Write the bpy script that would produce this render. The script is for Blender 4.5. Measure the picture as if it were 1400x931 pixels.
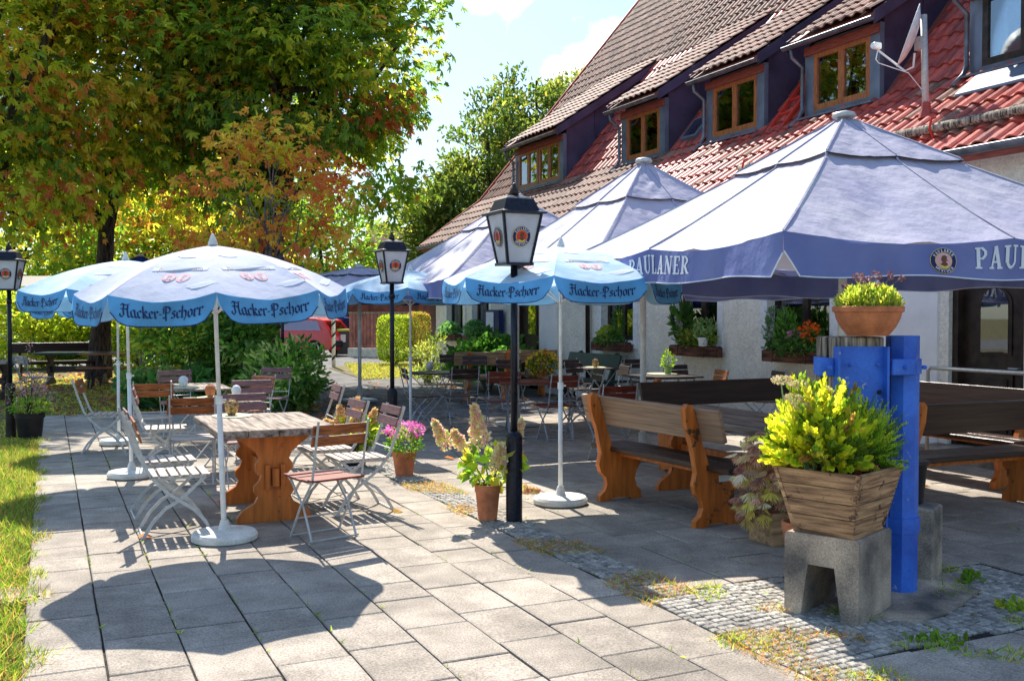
import bpy, math, random
import numpy as np
from mathutils import Matrix, Vector
R = math.radians
rnd = random.Random(7)
SC = bpy.context.scene
COL = SC.collection
for o in list(bpy.data.objects): bpy.data.objects.remove(o)

# ------------------------------------------------------------------ camera, light, sky, exposure
cam = bpy.data.cameras.new('camera'); camo = bpy.data.objects.new('camera', cam); COL.objects.link(camo)
cam.sensor_width = 36; cam.lens = 36 * 1368 / 1400; cam.clip_end = 2000; cam.clip_start = .05
camo.location = (0, 0, 1.65); camo.rotation_euler = (R(90 - 1.48), 0, R(-24.9))
SC.camera = camo
SUN = Vector((.14, 1.0, 1.14)).normalized()          # direction towards the sun
sl = bpy.data.lights.new('sun', 'SUN'); sl.energy = 3.9; sl.angle = R(.5); sl.color = (1, .94, .84)
so = bpy.data.objects.new('sun', sl); COL.objects.link(so)
so.rotation_euler = SUN.to_track_quat('Z', 'Y').to_euler()
W = bpy.data.worlds.new('World'); SC.world = W; W.use_nodes = True
wn = W.node_tree.nodes; wl = W.node_tree.links; bg = wn['Background']
sky = wn.new('ShaderNodeTexSky'); sky.sky_type = 'NISHITA'; sky.sun_disc = False
sky.sun_elevation = R(48.5); sky.sun_rotation = R(8); sky.air_density = 1.0; sky.dust_density = .8; sky.ozone_density = 1.5
tc = wn.new('ShaderNodeTexCoord'); mp = wn.new('ShaderNodeMapping'); mp.inputs['Scale'].default_value = (1, 1, 2.2)
mp.inputs['Location'].default_value = (.55, .2, .35)
nz = wn.new('ShaderNodeTexNoise'); nz.inputs['Scale'].default_value = 3.2; nz.inputs['Detail'].default_value = 9; nz.inputs['Roughness'].default_value = .6
rp = wn.new('ShaderNodeValToRGB'); rp.color_ramp.elements[0].position = .60; rp.color_ramp.elements[1].position = .95
mx = wn.new('ShaderNodeMix'); mx.data_type = 'RGBA'; mx.inputs['B'].default_value = (5.2, 5.2, 5.3, 1)
wl.new(tc.outputs['Generated'], mp.inputs['Vector']); wl.new(mp.outputs[0], nz.inputs['Vector']); wl.new(nz.outputs['Fac'], rp.inputs[0])
bw = wn.new('ShaderNodeRGBToBW'); wl.new(sky.outputs[0], bw.inputs[0])      # roll off the glare of the sky: L * k / (k + L)
a1 = wn.new('ShaderNodeMath'); a1.operation = 'ADD'; a1.inputs[1].default_value = 8.0; wl.new(bw.outputs[0], a1.inputs[0])
d1 = wn.new('ShaderNodeMath'); d1.operation = 'DIVIDE'; d1.inputs[0].default_value = 8.0; wl.new(a1.outputs[0], d1.inputs[1])
s1 = wn.new('ShaderNodeVectorMath'); s1.operation = 'SCALE'; wl.new(sky.outputs[0], s1.inputs[0]); wl.new(d1.outputs[0], s1.inputs['Scale'])
h1 = wn.new('ShaderNodeMix'); h1.data_type = 'RGBA'; h1.blend_type = 'MULTIPLY'; h1.inputs['Factor'].default_value = 1; h1.inputs['B'].default_value = (.86, .955, 1.0, 1); wl.new(s1.outputs[0], h1.inputs['A'])
wl.new(rp.outputs[0], mx.inputs['Factor']); wl.new(h1.outputs['Result'], mx.inputs['A']); wl.new(mx.outputs['Result'], bg.inputs['Color'])
last = None
for dv, rr in ([((.4717, .8491, .2377), .035), ((.4543, .8613, .2274), .03), ((.4869, .8364, .2517), .035), ((.3726, .8765, .3048), .03), ((.40, .8615, .313), .04), ((.3377, .8912, .303), .025), ((.0, .8, .5), .14), ((-.4, .8, .45), .16), ((.9, .3, .4), .15), ((-.8, -.3, .5), .18), ((.5, -.8, .45), .17)]):
    vd = wn.new('ShaderNodeVectorMath'); vd.operation = 'DISTANCE'; vd.inputs[1].default_value = Vector(dv).normalized(); wl.new(tc.outputs['Generated'], vd.inputs[0])
    ma = wn.new('ShaderNodeMapRange'); ma.inputs['From Min'].default_value = rr; ma.inputs['From Max'].default_value = 0; ma.inputs['To Max'].default_value = 1; wl.new(vd.outputs['Value'], ma.inputs['Value'])
    if last is None: last = ma.outputs[0]
    else: mm = wn.new('ShaderNodeMath'); mm.operation = 'MAXIMUM'; wl.new(last, mm.inputs[0]); wl.new(ma.outputs[0], mm.inputs[1]); last = mm.outputs[0]
n9 = wn.new('ShaderNodeTexNoise'); n9.inputs['Scale'].default_value = 26; n9.inputs['Detail'].default_value = 8; n9.inputs['Roughness'].default_value = .62; wl.new(tc.outputs['Generated'], n9.inputs['Vector'])
a9 = wn.new('ShaderNodeMath'); a9.operation = 'MULTIPLY_ADD'; a9.inputs[1].default_value = 1.5; a9.inputs[2].default_value = -.85; wl.new(n9.outputs['Fac'], a9.inputs[0])
b9 = wn.new('ShaderNodeMath'); b9.operation = 'ADD'; wl.new(a9.outputs[0], b9.inputs[0]); wl.new(last, b9.inputs[1])
c9 = wn.new('ShaderNodeMapRange'); c9.inputs['From Min'].default_value = .1; c9.inputs['From Max'].default_value = .65; wl.new(b9.outputs[0], c9.inputs['Value'])
f9 = wn.new('ShaderNodeMath'); f9.operation = 'MAXIMUM'; wl.new(rp.outputs[0], f9.inputs[0]); wl.new(c9.outputs[0], f9.inputs[1]); wl.new(f9.outputs[0], mx.inputs['Factor'])
bg.inputs['Strength'].default_value = .15
vs = SC.view_settings; vs.view_transform = 'Standard'; vs.look = 'None'; vs.exposure = 1.3; vs.gamma = 1
SC.render.engine = 'CYCLES'
SC.cycles.max_bounces = 8; SC.cycles.transparent_max_bounces = 8

# ------------------------------------------------------------------ materials
MATS = {}
def mat(name, col, rough=.7, var=.15, scale=6, bump=.0, bscale=40, metal=0, trans=0, col2=None, island=0, objr=0, stretch=None, spec=.3, emit=None, detail=5, alpha=None, grain=0, gscale=150, dirt=0, bdist=.01, chips=None):
    if name in MATS: return MATS[name]
    m = bpy.data.materials.new(name); m.use_nodes = True; MATS[name] = m
    n = m.node_tree.nodes; l = m.node_tree.links; b = n['Principled BSDF']; out = n['Material Output']
    b.inputs['Roughness'].default_value = rough; b.inputs['Metallic'].default_value = metal; b.inputs['Specular IOR Level'].default_value = spec
    tc = n.new('ShaderNodeTexCoord'); mp = n.new('ShaderNodeMapping'); l.new(tc.outputs['Object'], mp.inputs['Vector'])
    if stretch: mp.inputs['Scale'].default_value = stretch
    if island or objr:
        g = n.new('ShaderNodeNewGeometry'); oi = n.new('ShaderNodeObjectInfo')
        ad = n.new('ShaderNodeMath'); ad.operation = 'ADD'
        l.new(g.outputs['Random Per Island'], ad.inputs[0]); l.new(oi.outputs['Random'], ad.inputs[1])
        fr = n.new('ShaderNodeMath'); fr.operation = 'FRACT'; l.new(ad.outputs[0], fr.inputs[0])
        if not island: l.new(oi.outputs['Random'], fr.inputs[0])
        vm = n.new('ShaderNodeVectorMath'); vm.operation = 'ADD'; sc = n.new('ShaderNodeMath'); sc.operation = 'MULTIPLY'; sc.inputs[1].default_value = 37
        l.new(fr.outputs[0], sc.inputs[0]); l.new(sc.outputs[0], vm.inputs[1]); l.new(mp.outputs[0], vm.inputs[0]); vec = vm.outputs[0]
    else: vec = mp.outputs[0]; fr = None
    nz = n.new('ShaderNodeTexNoise'); nz.inputs['Scale'].default_value = scale; nz.inputs['Detail'].default_value = detail; l.new(vec, nz.inputs['Vector'])
    c2 = col2 or tuple(max(0, c * (1 - 2.2 * var)) for c in col)
    rp = n.new('ShaderNodeValToRGB'); rp.color_ramp.elements[0].position = .33; rp.color_ramp.elements[1].position = .67
    rp.color_ramp.elements[0].color = (*c2, 1); rp.color_ramp.elements[1].color = (*(min(1, c * (1 + .5 * var)) for c in col), 1)
    l.new(nz.outputs['Fac'], rp.inputs[0]); co = rp.outputs[0]
    if fr:
        mr = n.new('ShaderNodeMapRange'); a = island or objr; mr.inputs['To Min'].default_value = 1 - a; mr.inputs['To Max'].default_value = 1 + a * .6
        l.new(fr.outputs[0], mr.inputs['Value']); hs = n.new('ShaderNodeHueSaturation'); l.new(mr.outputs[0], hs.inputs['Value']); l.new(co, hs.inputs['Color']); co = hs.outputs[0]
    for (amt, scl, w) in ((grain, gscale, 0), (dirt, .9, 1)):
        if amt:
            q = n.new('ShaderNodeTexNoise'); q.inputs['Scale'].default_value = scl; q.inputs['Detail'].default_value = 4 if not w else 9; q.inputs['Roughness'].default_value = .65
            if w: gg = n.new('ShaderNodeNewGeometry'); l.new(gg.outputs['Position'], q.inputs['Vector'])
            else: l.new(vec, q.inputs['Vector'])
            r2 = n.new('ShaderNodeMapRange'); r2.inputs['From Min'].default_value = .3; r2.inputs['From Max'].default_value = .7; r2.inputs['To Min'].default_value = 1 - amt; r2.inputs['To Max'].default_value = 1 + amt * .7
            l.new(q.outputs['Fac'], r2.inputs['Value']); h2 = n.new('ShaderNodeHueSaturation'); l.new(r2.outputs[0], h2.inputs['Value']); l.new(co, h2.inputs['Color']); co = h2.outputs[0]
    if chips:      # (colour, scale, threshold)
        q = n.new('ShaderNodeTexNoise'); q.inputs['Scale'].default_value = chips[1]; q.inputs['Detail'].default_value = 8; q.inputs['Roughness'].default_value = .7; l.new(tc.outputs['Object'], q.inputs['Vector'])
        r3 = n.new('ShaderNodeMapRange'); r3.inputs['From Min'].default_value = chips[2]; r3.inputs['From Max'].default_value = chips[2] + .03; l.new(q.outputs['Fac'], r3.inputs['Value'])
        m3 = n.new('ShaderNodeMix'); m3.data_type = 'RGBA'; m3.inputs['B'].default_value = (*chips[0], 1); l.new(r3.outputs[0], m3.inputs['Factor']); l.new(co, m3.inputs['A']); co = m3.outputs['Result']
    l.new(co, b.inputs['Base Color'])
    if bump:
        n2 = n.new('ShaderNodeTexNoise'); n2.inputs['Scale'].default_value = bscale; n2.inputs['Detail'].default_value = 6; l.new(vec, n2.inputs['Vector'])
        bp = n.new('ShaderNodeBump'); bp.inputs['Strength'].default_value = bump; bp.inputs['Distance'].default_value = bdist
        l.new(n2.outputs['Fac'], bp.inputs['Height']); l.new(bp.outputs[0], b.inputs['Normal'])
    if trans:
        t = n.new('ShaderNodeBsdfTranslucent'); l.new(co, t.inputs['Color']); ms = n.new('ShaderNodeMixShader'); ms.inputs[0].default_value = trans
        l.new(b.outputs[0], ms.inputs[1]); l.new(t.outputs[0], ms.inputs[2]); l.new(ms.outputs[0], out.inputs['Surface'])
    if emit: b.inputs['Emission Color'].default_value = (*emit[:3], 1); b.inputs['Emission Strength'].default_value = emit[3]
    return m

def foliage_mat(nm='leaves', mul=(3.4, 3.2, 1.6), tr=.58):
    m = bpy.data.materials.new(nm); m.use_nodes = True
    n = m.node_tree.nodes; l = m.node_tree.links; b = n['Principled BSDF']; out = n['Material Output']
    at = n.new('ShaderNodeAttribute'); at.attribute_name = 'Col'
    g0 = n.new('ShaderNodeMix'); g0.data_type = 'RGBA'; g0.blend_type = 'MULTIPLY'; g0.inputs['Factor'].default_value = 1; g0.inputs['B'].default_value = (1.5, 1.5, 1.3, 1); g0.clamp_result = True; l.new(at.outputs['Color'], g0.inputs['A'])
    l.new(g0.outputs['Result'], b.inputs['Base Color']); b.inputs['Roughness'].default_value = .45; b.inputs['Specular IOR Level'].default_value = .35
    gm = n.new('ShaderNodeMix'); gm.data_type = 'RGBA'; gm.blend_type = 'MULTIPLY'; gm.inputs['Factor'].default_value = 1; gm.inputs['B'].default_value = (*mul, 1); gm.clamp_result = True
    l.new(at.outputs['Color'], gm.inputs['A'])
    t = n.new('ShaderNodeBsdfTranslucent'); l.new(gm.outputs['Result'], t.inputs['Color'])
    ms = n.new('ShaderNodeMixShader'); ms.inputs[0].default_value = tr
    l.new(b.outputs[0], ms.inputs[1]); l.new(t.outputs[0], ms.inputs[2]); l.new(ms.outputs[0], out.inputs['Surface'])
    return m
LEAF = foliage_mat(); PETAL = foliage_mat('petals', (1.1, 1.05, 1.05), .4)

M = dict(
    slab=lambda: mat('concrete_slab', (.42, .36, .295), .9, .12, 5, .6, 160, island=.14, detail=12, grain=.5, gscale=95, dirt=.34, chips=((.20, .185, .165), 9, .68)),
    joint=lambda: mat('joint_soil', (.04, .037, .03), .95, .4, 20, .5, 60),
    cobble=lambda: mat('granite_cobble', (.43, .395, .34), .8, .2, 25, .4, 90, island=.35, grain=.3, gscale=160, dirt=.25),
    asphalt=lambda: mat('asphalt', (.20, .19, .18), .95, .25, 3, .5, 150, grain=.3, gscale=60, dirt=.3),
    ground=lambda: mat('leafy_ground', (.16, .15, .045), .95, .3, 2.5, .6, 30, col2=(.10, .055, .025)),
    plaster=lambda: mat('rough_plaster', (.86, .80, .68), .95, .06, 3, 1.0, 26, grain=.16, gscale=24, bdist=.025),
    smooth=lambda: mat('smooth_white_plaster', (.84, .82, .80), .9, .05, 3, .2, 40),
    cream=lambda: mat('cream_wall', (.72, .64, .42), .9, .08, 2, .2, 30),
    tile=lambda: mat('clay_tile', (.50, .085, .05), .5, .3, 5, .3, 60, island=.35, col2=(.27, .05, .045), grain=.2, gscale=40),
    tileb=lambda: mat('brown_clay_tile', (.31, .155, .105), .7, .3, 5, .3, 60, island=.35, col2=(.17, .08, .06), grain=.2, gscale=40),
    metal=lambda: mat('zinc_dark', (.085, .07, .12), .5, .2, 2, .1, 12, metal=.3, detail=9, chips=((.16, .15, .2), 7, .70)),
    slate=lambda: mat('grey_blue_sheet', (.16, .19, .25), .45, .15, 3, .05, 20, metal=.3),
    gutter=lambda: mat('gutter_zinc', (.16, .17, .2), .4, .2, 6, metal=.6),
    fascia=lambda: mat('fascia_wood', (.30, .08, .06), .6, .2, 6, stretch=(8, 1, 8)),
    winwood=lambda: mat('orange_window_wood', (.42, .14, .045), .45, .25, 8, .1, 60, stretch=(10, 10, 1)),
    darkwood=lambda: mat('dark_brown_wood', (.045, .028, .02), .45, .3, 8, .1, 60),
    glass=lambda: glass_mat(),
    curtain=lambda: mat('curtain_cloth', (.62, .68, .75), .9, .2, 3, stretch=(12, 12, 1)),
    white=lambda: mat('white_paint', (.80, .80, .78), .4, .08, 12, .05, 40),
    oldwhite=lambda: mat('worn_white_concrete', (.72, .70, .63), .8, .12, 6, .3, 70, grain=.15, gscale=60, detail=9),
    black=lambda: mat('black_paint', (.014, .016, .028), .35, .3, 30, .1, 60, chips=((.25, .24, .24), 18, .68)),
    lampglass=lambda: mat('milk_glass', (.75, .75, .78), .35, .05, 8, trans=.35),
    red=lambda: mat('signal_red', (.65, .05, .03), .5, .1, 8),
    navy=lambda: mat('navy_print', (.010, .02, .10), .6, .05, 10),
    gold=lambda: mat('gold_print', (.75, .52, .12), .5, .05, 10),
    skin=lambda: mat('brown_print', (.14, .06, .03), .6, .05, 10),
    pale=lambda: mat('pale_print', (.72, .76, .82), .7, .05, 10),
    hpblue=lambda: mat('sky_blue_cloth', (.17, .50, .82), .75, .12, 4, .4, 14, trans=.35, bdist=.02),
    hpcloth=lambda: mat('cloud_print_cloth', (.66, .80, .90), .8, .12, 3, .6, 8, trans=.38, col2=(.42, .66, .86), bdist=.02),
    hpgrey=lambda: mat('shade_grey_cloth', (.60, .63, .74), .8, .06, 3, .4, 7, trans=.3, col2=(.52, .57, .72), bdist=.025),  # grey-lavender puts the backlit canopy's own shade into the cloth colour
    hpin=lambda: mat('light_flap_lining', (.45, .72, .88), .8, .08, 4, trans=.35),
    cloudp=lambda: mat('white_cloud_print', (.70, .74, .82), .8, .03, 10, trans=.25),
    pink=lambda: mat('faded_red_print', (.70, .38, .40), .8, .05, 10),
    canvas=lambda: mat('faded_canvas_crease_shade', (.47, .45, .515), .75, .10, 1.3, .7, 5, trans=.12, col2=(.37, .36, .48), detail=8, bdist=.035),  # bluer mottling puts crease shade into the faded lavender cloth
    canvasblue=lambda: mat('blue_valance_canvas', (.20, .235, .46), .75, .15, 2, .6, 7, trans=.12, col2=(.145, .175, .40), bdist=.02),
    canvasnavy=lambda: mat('navy_canvas', (.03, .045, .24), .75, .12, 2, .3, 8, trans=.12),
    frame=lambda: mat('galvanised_grey_frame', (.52, .515, .49), .42, .08, 25, .05, 60, metal=.15),
    framed=lambda: mat('dull_steel_frame', (.44, .47, .52), .4, .2, 25, .05, 60, metal=.4),
    worange=lambda: mat('oiled_orange_wood', (.62, .17, .028), .42, .17, 3, .25, 30, stretch=(7, 7, .8), grain=.12, gscale=14, chips=((.10, .045, .02), 5, .61)),
    wchair=lambda: mat('orange_brown_slat', (.40, .12, .035), .45, .25, 4, .2, 40, stretch=(2, 12, 12)),
    wmauve=lambda: mat('mauve_brown_slat', (.26, .125, .115), .5, .2, 4, .2, 40, stretch=(2, 12, 12)),
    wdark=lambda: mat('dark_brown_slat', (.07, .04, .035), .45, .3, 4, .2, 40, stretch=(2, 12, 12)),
    wred=lambda: mat('red_brown_slat', (.24, .05, .03), .45, .25, 4, .2, 40, stretch=(2, 12, 12)),
    wseat=lambda: mat('bleached_slat', (.55, .46, .40), .65, .25, 4, .2, 40, stretch=(2, 12, 12)),
    wgrey=lambda: mat('weathered_grey_plank', (.38, .30, .24), .8, .35, 2.2, .5, 16, stretch=(14, 1.2, 14), island=.12),
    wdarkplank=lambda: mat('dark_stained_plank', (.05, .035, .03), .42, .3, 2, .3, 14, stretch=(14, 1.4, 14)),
    wplanter=lambda: mat('planter_board', (.50, .30, .15), .75, .5, 2.2, .5, 20, stretch=(1.6, 1.6, 22), objr=.25, col2=(.17, .09, .05), grain=.25, gscale=30, chips=((.10, .055, .035), 6, .58)),
    bark=lambda: mat('bark', (.085, .06, .045), .95, .4, 6, 1.0, 18, stretch=(3, 3, .7)),
    twig=lambda: mat('grey_twig', (.22, .19, .17), .9, .3, 6, .5, 30),
    terra=lambda: mat('terracotta', (.58, .20, .085), .75, .2, 7, .25, 50, detail=9, grain=.15, gscale=50, chips=((.62, .48, .40), 9, .66)),
    blackpot=lambda: mat('black_plastic', (.02, .016, .015), .45, .3, 8),
    soil=lambda: mat('soil', (.035, .022, .015), .95, .4, 30, .8, 60),
    oldconc=lambda: mat('mossy_concrete', (.46, .36, .26), .95, .5, 3.5, .9, 60, col2=(.13, .115, .10), grain=.4, gscale=110, detail=10),
    bluepaint=lambda: mat('royal_blue_paint', (.045, .16, .60), .42, .22, 5, .2, 30, detail=9, grain=.12, gscale=50, col2=(.03, .10, .46), chips=((.40, .42, .45), 11, .63)),
    core=lambda: mat('weathered_timber', (.40, .33, .25), .85, .5, 3, .6, 25, stretch=(14, 14, 1)),
    carred=lambda: mat('car_red', (.62, .02, .02), .2, .05, 3, spec=.8),
    carblue=lambda: mat('car_blue', (.02, .05, .22), .2, .05, 3, spec=.8),
    carwhite=lambda: mat('car_white', (.75, .75, .76), .25, .05, 3, spec=.8),
    rubber=lambda: mat('tyre_rubber', (.012, .012, .012), .8, .1, 8),
    rim=lambda: mat('alloy', (.5, .5, .5), .3, .1, 8, metal=.9),
    tail=lambda: mat('tail_lens', (.5, .01, .01), .2, .1, 8),
    shed=lambda: mat('red_brown_boards', (.16, .055, .035), .7, .3, 3, .3, 20, stretch=(1, 10, 1)),
    fencew=lambda: mat('brown_fence_board', (.42, .17, .13), .7, .25, 3, .3, 20, objr=.15),
    rooffar=lambda: mat('far_roof', (.30, .12, .09), .8, .25, 4),
    ceramic=lambda: mat('green_ceramic', (.25, .42, .16), .3, .1, 6),
    wicker=lambda: mat('wicker', (.55, .33, .13), .7, .4, 40, .6, 60),
    linen=lambda: mat('yellow_table_mat', (.62, .58, .36), .8, .1, 20),
    benchgreen=lambda: mat('dark_green_paint', (.02, .045, .035), .4, .2, 6),
    bin=lambda: mat('grey_bin_plastic', (.06, .065, .07), .5, .1, 6),
    binlid=lambda: mat('yellow_bin_lid', (.55, .55, .05), .5, .1, 6),
)
def glass_mat():
    if 'window_glass' in MATS: return MATS['window_glass']
    m = bpy.data.materials.new('window_glass'); m.use_nodes = True; MATS['window_glass'] = m; n = m.node_tree.nodes; l = m.node_tree.links
    g = n.new('ShaderNodeBsdfGlossy'); g.inputs['Roughness'].default_value = .02; g.inputs['Color'].default_value = (.85, .9, .95, 1); t = n.new('ShaderNodeBsdfTransparent'); t.inputs['Color'].default_value = (.8, .85, .85, 1)
    f = n.new('ShaderNodeFresnel'); f.inputs['IOR'].default_value = 1.5; a = n.new('ShaderNodeMath'); a.operation = 'MULTIPLY_ADD'; a.inputs[1].default_value = 1.3; a.inputs[2].default_value = .16; l.new(f.outputs[0], a.inputs[0])
    x = n.new('ShaderNodeMixShader'); l.new(a.outputs[0], x.inputs[0]); l.new(t.outputs[0], x.inputs[1]); l.new(g.outputs[0], x.inputs[2]); l.new(x.outputs[0], n['Material Output'].inputs['Surface']); return m
def m_(k): return M[k]() if isinstance(k, str) else k

# ------------------------------------------------------------------ mesh building
class MB:
    def __init__(s): s.v = []; s.f = []; s.mi = []; s.mats = []; s.cur = 0
    def mat(s, k):
        m = m_(k)
        if m not in s.mats: s.mats.append(m)
        s.cur = s.mats.index(m); return s
    def add(s, vs, fs, T=None):
        b = len(s.v)
        for p in vs:
            p = Vector(p)
            s.v.append(tuple(T @ p) if T is not None else tuple(p))
        for f in fs: s.f.append([b + i for i in f]); s.mi.append(s.cur)
        return s
    def box(s, c, d, T=None, taper=1.0, bev=0):
        x, y, z = c; a, b, h = d[0] / 2, d[1] / 2, d[2] / 2
        if bev:
            e = bev; vs = []; fs = []
            rings = [(-h, -e), (-h + e, 0), (h - e, 0), (h, -e)]
            for (zz, k) in rings:
                A, B = a + k, b + k
                for (px, py) in ((-A, -B + e), (-A + e, -B), (A - e, -B), (A, -B + e), (A, B - e), (A - e, B), (-A + e, B), (-A, B - e)):
                    vs.append((x + px, y + py, z + zz))
            for r in range(3):
                for i in range(8): fs.append((r * 8 + i, r * 8 + (i + 1) % 8, r * 8 + 8 + (i + 1) % 8, r * 8 + 8 + i))
            fs.append(tuple(range(7, -1, -1))); fs.append(tuple(range(24, 32)))
            return s.add(vs, fs, T)
        t = taper
        vs = [(x - a, y - b, z - h), (x + a, y - b, z - h), (x + a, y + b, z - h), (x - a, y + b, z - h),
              (x - a * t, y - b * t, z + h), (x + a * t, y - b * t, z + h), (x + a * t, y + b * t, z + h), (x - a * t, y + b * t, z + h)]
        return s.add(vs, [(3, 2, 1, 0), (4, 5, 6, 7), (0, 1, 5, 4), (1, 2, 6, 5), (2, 3, 7, 6), (3, 0, 4, 7)], T)
    def tube(s, pts, r, n=6, T=None, cap=True, wh=None):
        pts = [Vector(p) for p in pts]; rs = r if isinstance(r, (list, tuple)) else [r] * len(pts)
        vs = []; fs = []; up = None
        for i, p in enumerate(pts):
            d = (pts[min(i + 1, len(pts) - 1)] - pts[max(i - 1, 0)])
            d = d.normalized() if d.length > 1e-9 else Vector((0, 0, 1))
            if up is None:
                up = Vector((1, 0, 0)) if abs(d.x) < .9 else Vector((0, 1, 0))
            sd = d.cross(up); sd = sd.normalized() if sd.length > 1e-6 else d.orthogonal().normalized(); up = sd.cross(d).normalized()
            for k in range(n):
                a = 2 * math.pi * (k + .5) / n
                if wh: vs.append(p + up * math.copysign(wh[0] / 2, math.cos(a)) + sd * math.copysign(wh[1] / 2, math.sin(a)))
                else: vs.append(p + (up * math.cos(a) + sd * math.sin(a)) * rs[i])
        for i in range(len(pts) - 1):
            for k in range(n): fs.append((i * n + k, i * n + (k + 1) % n, (i + 1) * n + (k + 1) % n, (i + 1) * n + k))
        if cap: fs.append(tuple(range(n - 1, -1, -1))); b = (len(pts) - 1) * n; fs.append(tuple(range(b, b + n)))
        return s.add(vs, fs, T)
    def bar(s, pts, w, h, T=None): return s.tube(pts, 0, 4, T, True, (w, h))
    def lathe(s, prof, n=20, T=None, c=(0, 0, 0)):
        vs = []; fs = []
        for (r, z) in prof:
            for k in range(n):
                a = 2 * math.pi * k / n; vs.append((c[0] + r * math.cos(a), c[1] + r * math.sin(a), c[2] + z))
        for i in range(len(prof) - 1):
            for k in range(n): fs.append((i * n + k, i * n + (k + 1) % n, (i + 1) * n + (k + 1) % n, (i + 1) * n + k))
        fs.append(tuple(range(n - 1, -1, -1))); b = (len(prof) - 1) * n; fs.append(tuple(range(b, b + n)))
        return s.add(vs, fs, T)
    def prism(s, outline, t, T=None):      # outline in local XZ, thickness along Y
        n = len(outline); vs = [(x, -t / 2, z) for x, z in outline] + [(x, t / 2, z) for x, z in outline]
        fs = [tuple(range(n)), tuple(range(2 * n - 1, n - 1, -1))]
        for i in range(n): fs.append((i, i + n, (i + 1) % n + n, (i + 1) % n))
        return s.add(vs, fs, T)
    def grid(s, fn, nu, nv, T=None):
        vs = [fn(i / nu, j / nv) for j in range(nv + 1) for i in range(nu + 1)]
        fs = [(j * (nu + 1) + i, j * (nu + 1) + i + 1, (j + 1) * (nu + 1) + i + 1, (j + 1) * (nu + 1) + i) for j in range(nv) for i in range(nu)]
        return s.add(vs, fs, T)
    def mesh(s, name, k=None):
        me = bpy.data.meshes.new(name); me.from_pydata([tuple(v) for v in s.v], [], s.f)
        if s.mats:
            for m in s.mats: me.materials.append(m)
            me.polygons.foreach_set('material_index', s.mi)
        elif k is not None: me.materials.append(m_(k))
        me.update(); return me
    def build(s, name, k=None, parent=None, smooth=False, kind=None, loc=None):
        me = s.mesh(name, k)
        if smooth: me.polygons.foreach_set('use_smooth', [True] * len(me.polygons))
        return link(name, me, parent, kind, loc)
def link(name, me, parent=None, kind=None, loc=None):
    o = bpy.data.objects.new(name, me); COL.objects.link(o)
    if parent: o.parent = parent
    if kind: o['kind'] = kind
    if loc: o.location = loc
    return o
def smooth_by_angle(o, ang=35):
    me = o.data; me.polygons.foreach_set('use_smooth', [True] * len(me.polygons)); me.set_sharp_from_angle(angle=R(ang)); return o
def tag(o, label=None, cat=None, group=None, kind=None):
    if label: o['label'] = label
    if cat: o['category'] = cat
    if group: o['group'] = group
    if kind: o['kind'] = kind
    return o
def thing(name, label, cat, loc=(0, 0, 0), rz=0, group=None):
    o = bpy.data.objects.new(name, None); COL.objects.link(o); o.location = loc; o.rotation_euler = (0, 0, rz); o.empty_display_size = .1
    return tag(o, label, cat, group)
def copy_tree(o, parent=None):
    c = o.copy(); COL.objects.link(c); c.parent = parent
    for ch in list(o.children): copy_tree(ch, c)
    return c
def face_to(dx, dy): return math.atan2(-dx, dy)       # rotation that turns local +Y to (dx,dy)

# ------------------------------------------------------------------ leaves
rng = np.random.default_rng(11)
def quads_object(name, V, C, parent=None, kind=None, m=None):
    """V: (N,4,3) quads, C: (N,3) colours -> one mesh"""
    if len(V) == 2 * len(C): C = np.repeat(C, 2, 0)
    N = len(V); me = bpy.data.meshes.new(name)
    me.vertices.add(N * 4); me.vertices.foreach_set('co', V.reshape(-1).astype(np.float32))
    me.loops.add(N * 4); me.loops.foreach_set('vertex_index', np.arange(N * 4, dtype=np.int32))
    me.polygons.add(N); me.polygons.foreach_set('loop_start', np.arange(0, N * 4, 4, dtype=np.int32))
    me.update(calc_edges=True)
    ca = me.color_attributes.new('Col', 'FLOAT_COLOR', 'POINT')
    cc = np.ones((N, 4, 4), np.float32); cc[:, :, :3] = C[:, None, :]
    ca.data.foreach_set('color', cc.reshape(-1))
    me.materials.append(m or (PETAL if ('flower' in name or 'blossom' in name or 'lace' in name) else LEAF))
    return link(name, me, parent, kind)
def unit(a): return a / np.maximum(np.linalg.norm(a, axis=-1, keepdims=True), 1e-6)
def leaf_quads(P, A, size, wid=.5, fold=.15, Nn=None):
    """P base points, A long axes (unit), size (N,), returns quads"""
    N = len(P); Nn = rng.normal(size=(N, 3)) if Nn is None else Nn
    B = unit(np.cross(A, Nn)); Z = np.cross(B, A); s = size[:, None]
    tip = P + A * s - Z * s * fold * .6; u = Z * s * fold; w = B * s * wid * .5
    L_ = np.stack([P, P + A * s * .28 + w * .85 + u, P + A * s * .70 + w * .9 + u, tip], 1); R_ = np.stack([P, tip, P + A * s * .70 - w * .9 + u, P + A * s * .28 - w * .85 + u], 1)
    return np.stack([L_, R_], 1).reshape(-1, 4, 3)
def palette(N, cols, w=None, jit=.25, base=None):
    cols = np.array(cols); w = np.array(w if w is not None else np.ones(len(cols)), float)
    if base is None: idx = rng.choice(len(cols), N, p=w / w.sum())
    else: idx = base
    c = cols[idx] * (1 + rng.uniform(-jit, jit, (N, 1))); c *= 1 + rng.uniform(-.08, .08, (N, 3)); return np.clip(c, 0.004, 1)
GREEN = (.075, .14, .022); MID = (.125, .20, .03); LIME = (.24, .29, .035); YEL = (.36, .28, .04); ORG = (.38, .15, .04); RUST = (.27, .085, .04); DEEP = (.04, .085, .022)
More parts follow.
